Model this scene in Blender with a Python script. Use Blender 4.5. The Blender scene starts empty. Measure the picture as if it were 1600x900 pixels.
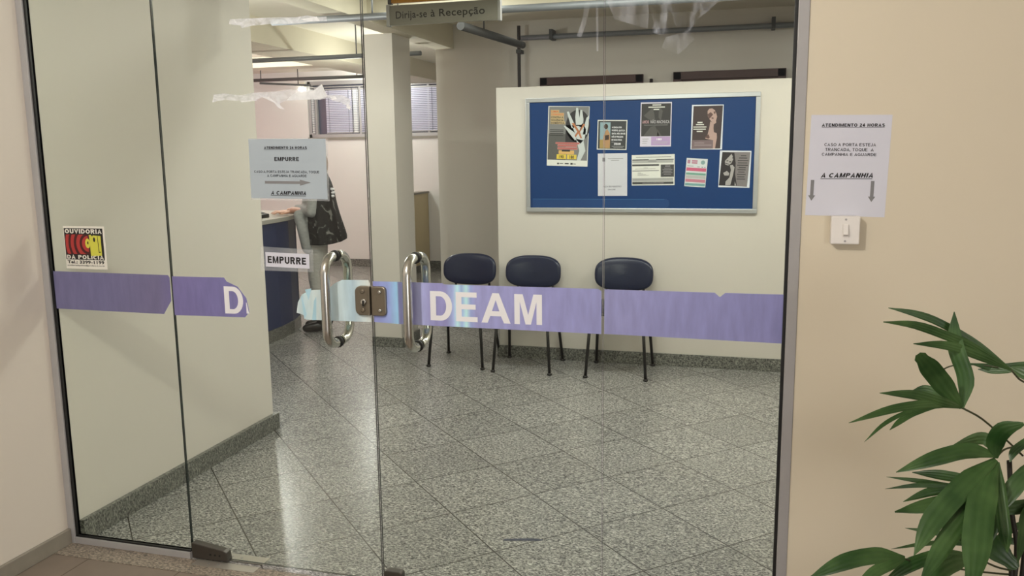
import bpy, bmesh, math, random
from mathutils import Vector, Matrix
random.seed(7)
C = bpy.context.scene.collection
S = bpy.context.scene
PI = math.pi

# ---------------------------------------------------------------- camera, exposure, lights
F_PX = 1322.97
RX = Vector((0.9622283, 0.2719795, -0.0119907))
RY = Vector((0.0319249, -0.1564672, -0.9871671))
RZ = Vector((-0.2703654, 0.9494973, -0.1592400))
EYE = Vector((0, 0, 1.5))
cam = bpy.data.objects.new('camera', bpy.data.cameras.new('camera'))
C.objects.link(cam)
cam.data.sensor_width = 36
cam.data.lens = F_PX / 1600 * 36
cam.data.clip_start = 0.05
cam.matrix_world = Matrix(((RX.x, -RY.x, -RZ.x, EYE.x), (RX.y, -RY.y, -RZ.y, EYE.y), (RX.z, -RY.z, -RZ.z, EYE.z), (0, 0, 0, 1)))
S.camera = cam

def at(px, py, Y):
    """the point at depth Y that was measured at a pixel of the photograph"""
    d = RX * ((px - 800) / F_PX) + RY * ((py - 450) / F_PX) + RZ
    return EYE + d * (Y / d.y)

S.view_settings.view_transform = 'Standard'
S.view_settings.look = 'None'
S.view_settings.exposure = 0.1
S.view_settings.gamma = 1.0
S.view_settings.use_curve_mapping = False
w = bpy.data.worlds.new('world')
S.world = w
w.use_nodes = True
w.node_tree.nodes['Background'].inputs[0].default_value = (0.9, 0.86, 0.8, 1)
w.node_tree.nodes['Background'].inputs[1].default_value = 0.4

def lamp(name, loc, watt, col=(1, 1, 1), r=0.06):
    l = bpy.data.lights.new(name, 'POINT')
    l.energy = watt; l.color = col; l.shadow_soft_size = r
    o = bpy.data.objects.new(name, l); C.objects.link(o); o.location = loc
    return o
def area(name, loc, size, watt, col=(1, 1, 1), rot=(0, 0, 0)):
    l = bpy.data.lights.new(name, 'AREA')
    l.shape = 'RECTANGLE'; l.size, l.size_y = size; l.energy = watt; l.color = col
    o = bpy.data.objects.new(name, l); C.objects.link(o); o.location = loc; o.rotation_euler = rot
    return o
lamp('entrance_lamp', (-1.05, 0.55, 2.52), 84, (1.0, 0.955, 0.91), 0.06)
area('entrance_fill', (2.5, -2.4, 1.0), (2.0, 1.9), 62, (1.0, 0.965, 0.93), Vector((-4.7, 4.8, -0.2)).to_track_quat('-Z', 'Y').to_euler())  # unseen fill panel added behind the camera to lift the walls evenly
lamp('lobby_lamp', (0.75, 4.5, 2.42), 40, (1.0, 0.985, 0.95), 0.05)
area('lobby_tube', (-0.75, 4.35, 2.53), (1.2, 0.25), 31, (1.0, 0.985, 0.95))
area('lobby_pier_fill', (-1.9, 5.0, 2.53), (0.6, 0.25), 8, (1.0, 0.985, 0.95))  # added fill light, brightens the passage wall end beside the column
area('passage_tube', (-1.2, 6.4, 2.53), (1.2, 0.2), 1, (1.0, 0.97, 0.92))
lamp('desk_lamp', (-3.25, 4.75, 2.1), 29, (1.0, 0.98, 0.96), 0.1)
lamp('back_room_lamp', (-5.9, 7.6, 2.2), 46, (1.0, 0.97, 0.98), 0.1)
lamp('corridor_fill', (-3.33, 7.35, 1.9), 30, (1.0, 0.98, 0.96), 0.06)  # added fill light hidden behind the column, brightens office ceiling and beam

# ---------------------------------------------------------------- materials
def lin(c):
    return tuple(((x / 255) / 12.92 if x / 255 <= 0.04045 else ((x / 255 + 0.055) / 1.055) ** 2.4) for x in c) + (1,)
MATS = {}
def pbr(name, col, rough=0.5, metal=0.0, spec=0.5, var=0.0, scale=8.0, bump=0.0, bscale=60.0, emit=0.0, coat=0.0, stretch=None):
    """procedural material: base colour with a little noise in it and an optional bump"""
    if name in MATS: return MATS[name]
    m = bpy.data.materials.new(name); m.use_nodes = True
    nt = m.node_tree; b = nt.nodes['Principled BSDF']
    b.inputs['Roughness'].default_value = rough
    b.inputs['Metallic'].default_value = metal
    b.inputs['Specular IOR Level'].default_value = spec
    b.inputs['Coat Weight'].default_value = coat
    tc = nt.nodes.new('ShaderNodeTexCoord')
    src = tc.outputs['Object']
    if stretch:
        mp = nt.nodes.new('ShaderNodeMapping'); mp.inputs['Scale'].default_value = stretch
        nt.links.new(src, mp.inputs['Vector']); src = mp.outputs[0]
    base = lin(col)
    nz = nt.nodes.new('ShaderNodeTexNoise'); nz.inputs['Scale'].default_value = scale; nz.inputs['Detail'].default_value = 4
    nt.links.new(src, nz.inputs['Vector'])
    mx = nt.nodes.new('ShaderNodeMix'); mx.data_type = 'RGBA'
    mx.inputs['A'].default_value = tuple(x * (1 - var) for x in base[:3]) + (1,)
    mx.inputs['B'].default_value = tuple(min(1, x * (1 + var)) for x in base[:3]) + (1,)
    nt.links.new(nz.outputs['Fac'], mx.inputs['Factor'])
    nt.links.new(mx.outputs['Result'], b.inputs['Base Color'])
    if bump:
        n2 = nt.nodes.new('ShaderNodeTexNoise'); n2.inputs['Scale'].default_value = bscale
        nt.links.new(src, n2.inputs['Vector'])
        bp = nt.nodes.new('ShaderNodeBump'); bp.inputs['Strength'].default_value = bump; bp.inputs['Distance'].default_value = 0.01
        nt.links.new(n2.outputs['Fac'], bp.inputs['Height']); nt.links.new(bp.outputs[0], b.inputs['Normal'])
    if emit:
        b.inputs['Emission Color'].default_value = base; b.inputs['Emission Strength'].default_value = emit
    MATS[name] = m
    return m

def granite(name, tiles=True, dark=(58, 59, 60), light=(188, 186, 181), rough=0.26):
    m = bpy.data.materials.new(name); m.use_nodes = True
    nt = m.node_tree; N = nt.nodes; L = nt.links; b = N['Principled BSDF']
    b.inputs['Roughness'].default_value = rough
    tc = N.new('ShaderNodeTexCoord'); src = tc.outputs['Object']
    # grid turned 46 degrees: n across, s along
    d1 = N.new('ShaderNodeVectorMath'); d1.operation = 'DOT_PRODUCT'; d1.inputs[1].default_value = (0.719, 0.695, 0)
    d2 = N.new('ShaderNodeVectorMath'); d2.operation = 'DOT_PRODUCT'; d2.inputs[1].default_value = (0.695, -0.719, 0)
    L.new(src, d1.inputs[0]); L.new(src, d2.inputs[0])
    a1 = N.new('ShaderNodeMath'); a1.operation = 'ADD'; a1.inputs[1].default_value = 4 - 1.352
    a2 = N.new('ShaderNodeMath'); a2.operation = 'ADD'; a2.inputs[1].default_value = 8 + 2.696
    L.new(d1.outputs['Value'], a1.inputs[0]); L.new(d2.outputs['Value'], a2.inputs[0])
    cb = N.new('ShaderNodeCombineXYZ'); L.new(a1.outputs[0], cb.inputs[0]); L.new(a2.outputs[0], cb.inputs[1])
    br = N.new('ShaderNodeTexBrick'); br.offset = 0; br.squash = 1
    br.inputs['Scale'].default_value = 1; br.inputs['Brick Width'].default_value = 0.4; br.inputs['Row Height'].default_value = 0.4
    br.inputs['Mortar Size'].default_value = 0.0028; br.inputs['Mortar Smooth'].default_value = 0.2
    br.inputs['Color1'].default_value = (0, 0, 0, 1); br.inputs['Color2'].default_value = (1, 1, 1, 1); br.inputs['Mortar'].default_value = (0.5, 0.5, 0.5, 1)
    L.new(cb.outputs[0], br.inputs['Vector'])
    # grain: every tile lies with its streaks in another direction
    mp = N.new('ShaderNodeMapping'); mp.inputs['Scale'].default_value = (1.0, 1.7, 1.0); mp.inputs['Rotation'].default_value = (0, 0, 0.5)
    L.new(src, mp.inputs['Vector'])
    sh = N.new('ShaderNodeVectorMath'); sh.operation = 'MULTIPLY_ADD'; sh.inputs[1].default_value = (9, 9, 9)
    L.new(br.outputs['Color'], sh.inputs[0]); L.new(mp.outputs[0], sh.inputs[2])
    g1 = N.new('ShaderNodeTexNoise'); g1.inputs['Scale'].default_value = 95; g1.inputs['Detail'].default_value = 3; g1.inputs['Roughness'].default_value = 0.65; g1.inputs['Distortion'].default_value = 0.6
    g2 = N.new('ShaderNodeTexVoronoi'); g2.inputs['Scale'].default_value = 85
    L.new((sh if tiles else mp).outputs[0], g1.inputs['Vector']); L.new((sh if tiles else mp).outputs[0], g2.inputs['Vector'])
    r = N.new('ShaderNodeValToRGB'); e = r.color_ramp.elements
    e[0].position = 0.36; e[0].color = lin(dark); e[1].position = 0.64; e[1].color = lin(light)
    x = e.new(0.47); x.color = lin(tuple((p * 0.5 + q * 0.5) for p, q in zip(dark, light)))
    L.new(g1.outputs['Fac'], r.inputs['Fac'])
    sep = N.new('ShaderNodeSeparateColor'); L.new(g2.outputs['Color'], sep.inputs[0])
    vr = N.new('ShaderNodeMapRange'); vr.inputs['From Min'].default_value = 0; vr.inputs['From Max'].default_value = 1
    vr.inputs['To Min'].default_value = 0.72; vr.inputs['To Max'].default_value = 1.2; L.new(sep.outputs[0], vr.inputs['Value'])
    mu = N.new('ShaderNodeMix'); mu.data_type = 'RGBA'; mu.blend_type = 'MULTIPLY'; mu.inputs['Factor'].default_value = 1
    L.new(r.outputs['Color'], mu.inputs['A']); L.new(vr.outputs[0], mu.inputs['B'])
    out = mu.outputs['Result']
    if tiles:
        sp = N.new('ShaderNodeSeparateColor'); L.new(br.outputs['Color'], sp.inputs[0])
        tr = N.new('ShaderNodeMapRange'); tr.inputs['To Min'].default_value = 0.9; tr.inputs['To Max'].default_value = 1.08; L.new(sp.outputs[0], tr.inputs['Value'])
        m2 = N.new('ShaderNodeMix'); m2.data_type = 'RGBA'; m2.blend_type = 'MULTIPLY'; m2.inputs['Factor'].default_value = 1
        L.new(out, m2.inputs['A']); L.new(tr.outputs[0], m2.inputs['B'])
        m3 = N.new('ShaderNodeMix'); m3.data_type = 'RGBA'
        L.new(br.outputs['Fac'], m3.inputs['Factor']); L.new(m2.outputs['Result'], m3.inputs['A']); m3.inputs['B'].default_value = lin((60, 58, 54))
        out = m3.outputs['Result']
    L.new(out, b.inputs['Base Color'])
    MATS[name] = m
    return m

def glass_mat(name, tint, amount=1.0):
    """clear sheet: passes light, mirrors a little at its front"""
    m = bpy.data.materials.new(name); m.use_nodes = True
    nt = m.node_tree; N = nt.nodes; L = nt.links; N.remove(N['Principled BSDF'])
    t = N.new('ShaderNodeBsdfTransparent'); t.inputs[0].default_value = lin(tint)
    g = N.new('ShaderNodeBsdfGlossy'); g.inputs['Roughness'].default_value = 0.0
    fr = N.new('ShaderNodeFresnel'); fr.inputs['IOR'].default_value = 1.45
    geo = N.new('ShaderNodeNewGeometry')
    inv = N.new('ShaderNodeMath'); inv.operation = 'SUBTRACT'; inv.inputs[0].default_value = 1; L.new(geo.outputs['Backfacing'], inv.inputs[1])
    mul = N.new('ShaderNodeMath'); mul.operation = 'MULTIPLY'; L.new(fr.outputs[0], mul.inputs[0]); L.new(inv.outputs[0], mul.inputs[1])
    m2 = N.new('ShaderNodeMath'); m2.operation = 'MULTIPLY'; m2.inputs[1].default_value = amount; L.new(mul.outputs[0], m2.inputs[0])
    mx = N.new('ShaderNodeMixShader'); L.new(m2.outputs[0], mx.inputs[0]); L.new(t.outputs[0], mx.inputs[1]); L.new(g.outputs[0], mx.inputs[2])
    L.new(mx.outputs[0], N['Material Output'].inputs[0])
    MATS[name] = m
    return m

def film_mat(name, col, lo, hi, scale=30, stretch=(1, 1, 1), rough=0.25, bump=0.3, detail=5, p0=0.35, p1=0.7, glow=0.0):
    """whitish see-through film or smear, its density broken up by noise"""
    m = bpy.data.materials.new(name); m.use_nodes = True
    nt = m.node_tree; N = nt.nodes; L = nt.links; b = N['Principled BSDF']
    b.inputs['Base Color'].default_value = lin(col); b.inputs['Roughness'].default_value = rough
    tc = N.new('ShaderNodeTexCoord'); mp = N.new('ShaderNodeMapping'); mp.inputs['Scale'].default_value = stretch
    L.new(tc.outputs['Object'], mp.inputs[0])
    nz = N.new('ShaderNodeTexNoise'); nz.inputs['Scale'].default_value = scale; nz.inputs['Detail'].default_value = detail; nz.inputs['Distortion'].default_value = 0.8
    L.new(mp.outputs[0], nz.inputs['Vector'])
    mr = N.new('ShaderNodeMapRange'); mr.inputs['From Min'].default_value = p0; mr.inputs['From Max'].default_value = p1
    mr.inputs['To Min'].default_value = lo; mr.inputs['To Max'].default_value = hi
    L.new(nz.outputs['Fac'], mr.inputs['Value']); L.new(mr.outputs[0], b.inputs['Alpha'])
    if glow:
        tr = N.new('ShaderNodeBsdfTranslucent'); tr.inputs[0].default_value = lin(col)
        tp = N.new('ShaderNodeBsdfTransparent'); ma = N.new('ShaderNodeMixShader'); mb = N.new('ShaderNodeMixShader')
        L.new(mr.outputs[0], ma.inputs[0]); L.new(tp.outputs[0], ma.inputs[1]); L.new(tr.outputs[0], ma.inputs[2])
        mb.inputs[0].default_value = glow; L.new(b.outputs[0], mb.inputs[1]); L.new(ma.outputs[0], mb.inputs[2]); L.new(mb.outputs[0], N['Material Output'].inputs[0])
    bp = N.new('ShaderNodeBump'); bp.inputs['Strength'].default_value = bump; bp.inputs['Distance'].default_value = 0.01
    L.new(nz.outputs['Fac'], bp.inputs['Height']); L.new(bp.outputs[0], b.inputs['Normal'])
    MATS[name] = m
    return m

def band_mat(name, stops, alpha=0.97):
    """vinyl band faded by the sun in upright streaks: colour stops along world X"""
    m = bpy.data.materials.new(name); m.use_nodes = True
    nt = m.node_tree; N = nt.nodes; L = nt.links; b = N['Principled BSDF']
    b.inputs['Roughness'].default_value = 0.35
    geo = N.new('ShaderNodeNewGeometry'); sp = N.new('ShaderNodeSeparateXYZ'); L.new(geo.outputs['Position'], sp.inputs[0])
    x0, x1 = stops[0][0], stops[-1][0]
    nz = N.new('ShaderNodeTexNoise'); nz.inputs['Scale'].default_value = 9; nz.inputs['Detail'].default_value = 6
    mp = N.new('ShaderNodeMapping'); mp.inputs['Scale'].default_value = (5, 1, 1.1); L.new(geo.outputs['Position'], mp.inputs[0]); L.new(mp.outputs[0], nz.inputs['Vector'])
    mr = N.new('ShaderNodeMapRange'); mr.inputs['From Min'].default_value = x0; mr.inputs['From Max'].default_value = x1
    L.new(sp.outputs[0], mr.inputs['Value'])
    r = N.new('ShaderNodeValToRGB'); e = r.color_ramp.elements
    e[0].position = 0; e[0].color = lin(stops[0][1]); e[1].position = 1; e[1].color = lin(stops[-1][1])
    for x, c in stops[1:-1]:
        k = e.new((x - x0) / (x1 - x0)); k.color = lin(c)
    L.new(mr.outputs[0], r.inputs['Fac'])
    hs = N.new('ShaderNodeHueSaturation'); L.new(r.outputs['Color'], hs.inputs['Color'])
    vr = N.new('ShaderNodeMapRange'); vr.inputs['From Min'].default_value = 0.3; vr.inputs['From Max'].default_value = 0.7
    vr.inputs['To Min'].default_value = 0.9; vr.inputs['To Max'].default_value = 1.1; L.new(nz.outputs['Fac'], vr.inputs['Value']); L.new(vr.outputs[0], hs.inputs['Value'])
    L.new(hs.outputs[0], b.inputs['Base Color'])
    b.inputs['Alpha'].default_value = alpha
    MATS[name] = m
    return m

M_wall_in = pbr('lobby_wall_paint', (209, 203, 195), 0.55, var=0.02, scale=3, bump=0.05, bscale=25)
M_wall_back = pbr('lobby_wall_paint_far', (220, 217, 214), 0.6, var=0.02, scale=3)
M_wall_out = pbr('entrance_wall_paint', (206, 198, 188), 0.6, var=0.025, scale=2.5, bump=0.06, bscale=20)
M_wall_out_r = pbr('entrance_wall_paint_right', (210, 200, 179), 0.6, var=0.025, scale=2.5, bump=0.06, bscale=20)
M_pink = pbr('pink_wall_paint', (226, 172, 182), 0.6, var=0.02)
M_ceil = pbr('ceiling_paint', (226, 220, 204), 0.7, var=0.02)
M_beam = pbr('beam_paint', (214, 207, 186), 0.7, var=0.02)
M_floor = granite('granite_tiles')
M_gran = granite('granite_skirting', tiles=False, dark=(48, 49, 48), light=(146, 146, 138), rough=0.3)
M_gran_out = granite('granite_threshold', tiles=False, dark=(70, 64, 58), light=(165, 152, 138), rough=0.35)
M_skirt_out = pbr('entrance_skirting', (128, 122, 112), 0.45, var=0.12, scale=25)
M_brown = pbr('entrance_tiles', (116, 104, 94), 0.4, var=0.1, scale=18)
M_grout = pbr('grout', (96, 84, 74), 0.8)
M_alu = pbr('aluminium', (176, 175, 176), 0.42, 0.3, var=0.05, scale=10)
M_alud = pbr('aluminium_dull', (162, 160, 160), 0.5, 0.25, var=0.07, scale=12)
M_chrome = pbr('brushed_steel', (196, 196, 192), 0.24, 1.0, var=0.05, scale=8)
M_steel_dk = pbr('worn_steel', (138, 130, 116), 0.38, 0.9, var=0.1, scale=25)
M_patch = pbr('door_fitting_metal', (92, 88, 84), 0.4, 0.85, var=0.08, scale=15)
M_plate = pbr('floor_spring_plate', (190, 186, 178), 0.35, 0.7, var=0.05, scale=15)
M_rubber = pbr('black_rubber', (18, 18, 18), 0.5)
M_edge = pbr('glass_edge', (18, 34, 32), 0.15, spec=0.8)
M_glass = glass_mat('door_glass', (247, 250, 246))
M_paper = pbr('white_paper', (206, 207, 219), 0.7, var=0.02, scale=5, bump=0.12, bscale=9)
M_paper_b = pbr('white_paper_cool', (164, 175, 184), 0.6, var=0.015, scale=5)
M_ink = pbr('black_ink', (22, 20, 22), 0.6)
M_arrow = pbr('grey_ink', (122, 122, 124), 0.6)
M_white = pbr('white_vinyl', (232, 232, 236), 0.4)
M_navy = pbr('navy_vinyl', (22, 29, 54), 0.3, spec=0.35, var=0.05, scale=30, bump=0.04, bscale=220)
M_black = pbr('black_tube', (20, 19, 19), 0.35, var=0.05)
M_wood = pbr('dark_brown_wood', (74, 46, 42), 0.45, var=0.25, scale=6, stretch=(1, 8, 8))
M_pipe = pbr('grey_pipe', (122, 126, 130), 0.45, 0.2, var=0.06, scale=8)
M_pipe_d = pbr('dark_pipe', (66, 66, 66), 0.5, 0.2, var=0.08, scale=8)
M_pipe_b = pbr('brown_black_pipe', (38, 30, 30), 0.5)
M_boardblue = pbr('board_blue', (9, 54, 108), 0.4, var=0.06, scale=5, spec=0.3, coat=0.08)
M_bluestrip = pbr('board_strip_blue', (18, 62, 118), 0.3, coat=0.3)
M_bulb = pbr('lit_bulb', (255, 250, 244), 0.5, emit=14)
M_counter = pbr('counter_navy', (42, 54, 92), 0.45, var=0.08, scale=9)
M_top = pbr('counter_top', (176, 174, 166), 0.35, var=0.06, scale=40)

# ---------------------------------------------------------------- mesh helpers
ORG = {}
class MB:
    def __init__(self): self.bm = bmesh.new(); self.mi = 0
    def _f(self, vs, smooth=False):
        try:
            f = self.bm.faces.new(vs); f.material_index = self.mi; f.smooth = smooth; return f
        except ValueError: return None
    def box(self, x0, x1, y0, y1, z0, z1, rot=None, piv=None):
        P = [Vector((x, y, z)) for z in (z0, z1) for y in (y0, y1) for x in (x0, x1)]
        if rot is not None:
            c = Vector(piv) if piv is not None else Vector(((x0 + x1) / 2, (y0 + y1) / 2, (z0 + z1) / 2))
            P = [c + rot @ (p - c) for p in P]
        v = [self.bm.verts.new(p) for p in P]
        for q in ((0, 2, 3, 1), (4, 5, 7, 6), (0, 1, 5, 4), (2, 6, 7, 3), (0, 4, 6, 2), (1, 3, 7, 5)): self._f([v[i] for i in q])
        return self
    def prism(self, pts, d, smooth=False):
        """closed polygon pts (list of Vector) pushed along vector d"""
        d = Vector(d)
        a = [self.bm.verts.new(p) for p in pts]; b = [self.bm.verts.new(Vector(p) + d) for p in pts]
        n = len(pts)
        self._f(a[::-1]); self._f(b)
        for i in range(n): self._f([a[i], a[(i + 1) % n], b[(i + 1) % n], b[i]], smooth)
        return self
    def xz(self, pts, y0, y1):
        return self.prism([Vector((x, y0, z)) for x, z in pts], (0, y1 - y0, 0))
    def tube(self, pts, r, n=12, cap=True):
        pts = [Vector(p) for p in pts]
        rr = r if isinstance(r, (list, tuple)) else [r] * len(pts)
        rings = []; ref = None
        for i, p in enumerate(pts):
            t = (pts[min(i + 1, len(pts) - 1)] - pts[max(i - 1, 0)]).normalized()
            if ref is None: ref = Vector((0, 0, 1)) if abs(t.z) < 0.9 else Vector((1, 0, 0))
            u = (ref - t * ref.dot(t))
            u = u.normalized() if u.length > 1e-6 else t.orthogonal().normalized()
            ref = u; v = t.cross(u)
            rings.append([self.bm.verts.new(p + (u * math.cos(2 * PI * k / n) + v * math.sin(2 * PI * k / n)) * rr[i]) for k in range(n)])
        for a, b in zip(rings, rings[1:]):
            for k in range(n): self._f([a[k], a[(k + 1) % n], b[(k + 1) % n], b[k]], True)
        if cap: self._f(rings[0][::-1]); self._f(rings[-1])
        return self
    def lathe(self, prof, c=(0, 0, 0), axis='z', n=24):
        c = Vector(c); rings = []
        for r, h in prof:
            ring = []
            for k in range(n):
                a = 2 * PI * k / n
                p = {'z': Vector((r * math.cos(a), r * math.sin(a), h)), 'y': Vector((r * math.cos(a), h, r * math.sin(a))), 'x': Vector((h, r * math.cos(a), r * math.sin(a)))}[axis]
                ring.append(self.bm.verts.new(c + p))
            rings.append(ring)
        for a, b in zip(rings, rings[1:]):
            for k in range(n): self._f([a[k], a[(k + 1) % n], b[(k + 1) % n], b[k]], True)
        self._f(rings[0][::-1]); self._f(rings[-1])
        return self
    def grid(self, rows, smooth=True, closed=False):
        vs = [[self.bm.verts.new(p) for p in row] for row in rows]
        for a, b in zip(vs, vs[1:]):
            m = len(a)
            for k in range(m if closed else m - 1): self._f([a[k], a[(k + 1) % m], b[(k + 1) % m], b[k]], smooth)
        return vs
    def ball(self, c, r, s=(1, 1, 1), n=16):
        c = Vector(c); rows = []
        for i in range(n // 2 + 1):
            th = PI * i / (n // 2)
            rows.append([c + Vector((r * s[0] * math.sin(th) * math.cos(2 * PI * k / n), r * s[1] * math.sin(th) * math.sin(2 * PI * k / n), r * s[2] * math.cos(th))) for k in range(n)])
        self.grid(rows, True, True)
        return self
    def build(self, name, mats, parent=None, org=None, bevel=0.0, seg=2):
        """links everything collected so far as ONE mesh object; world coordinates in, origin at org"""
        bmesh.ops.remove_doubles(self.bm, verts=self.bm.verts, dist=1e-6)
        bmesh.ops.recalc_face_normals(self.bm, faces=self.bm.faces)
        base = Vector((0, 0, 0))
        if parent is not None: base = ORG[parent.name]
        if org is None:
            org = base if parent is not None else Vector((0, 0, 0))
        org = Vector(org)
        for v in self.bm.verts: v.co -= org
        me = bpy.data.meshes.new(name); self.bm.to_mesh(me); self.bm.free()
        for m in (mats if isinstance(mats, (list, tuple)) else [mats]): me.materials.append(m)
        o = bpy.data.objects.new(name, me); C.objects.link(o)
        o.parent = parent; o.location = org - base
        ORG[o.name] = org
        if bevel:
            b = o.modifiers.new('bevel', 'BEVEL'); b.width = bevel; b.segments = seg; b.limit_method = 'ANGLE'; b.angle_limit = 0.6
        return o

def tag(o, label, cat, group=None):
    o['label'] = label; o['category'] = cat
    if group: o['group'] = group
    return o
def thing(name, label, cat, loc, group=None):
    o = bpy.data.objects.new(name, None); C.objects.link(o)
    o.location = loc; o.empty_display_size = 0.1; ORG[o.name] = Vector(loc)
    return tag(o, label, cat, group)
def struct(o):
    o['kind'] = 'structure'; return o
def box(*a): return MB().box(*a)
def dup(root, loc, label, group=None):
    def cp(o, par):
        c = o.copy(); C.objects.link(c); c.parent = par
        for ch in list(o.children): cp(ch, c)
        return c
    r = cp(root, None); r.location = loc; r['label'] = label
    if group: r['group'] = group
    ORG[r.name] = Vector(loc)
    return r

# text: built-in font turned into a flat mesh in the plane facing -Y
_cap = {}
def text_mesh(s, bold=0.0, shear=0.0):
    cu = bpy.data.curves.new('lettering', 'FONT'); cu.body = s; cu.size = 1; cu.offset = bold; cu.shear = shear; cu.resolution_u = 3; cu.space_character = 1.06
    o = bpy.data.objects.new('lettering', cu); C.objects.link(o)
    dg = bpy.context.evaluated_depsgraph_get()
    me = bpy.data.meshes.new_from_object(o.evaluated_get(dg))
    bpy.data.objects.remove(o); bpy.data.curves.remove(cu)
    return me
def text(name, s, x0, x1, z, cap, y, mat, parent, bold=0.02, shear=0.0, underline=False, dz=0.0):
    """lettering from x0 to x1 on baseline z with capitals `cap` tall; dz tilts the line"""
    if bold not in _cap:
        h = text_mesh('H', bold); _cap[bold] = max(v.co.y for v in h.vertices)
    me = text_mesh(s, bold, shear)
    a = min(v.co.x for v in me.vertices); b = max(v.co.x for v in me.vertices)
    base = ORG[parent.name]
    kx = (x1 - x0) / (b - a); kz = cap / _cap[bold]
    bm = bmesh.new(); bm.from_mesh(me)
    for v in bm.verts:
        X = x0 + (v.co.x - a) * kx; Z = z + v.co.y * kz + dz * (X - x0) / (x1 - x0)
        v.co = Vector((X, y, Z)) - base
    if underline:
        t = cap * 0.12; u = z - cap * 0.22
        q = [bm.verts.new(Vector(p) - base) for p in ((x0, y, u), (x1, y, u + dz), (x1, y, u + t + dz), (x0, y, u + t))]
        bm.faces.new(q)
    for f in bm.faces: f.material_index = 0
    bm.to_mesh(me); bm.free()
    me.materials.clear(); me.materials.append(mat); me.name = name
    o = bpy.data.objects.new(name, me); C.objects.link(o); o.parent = parent
    ORG[o.name] = base
    return o


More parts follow.
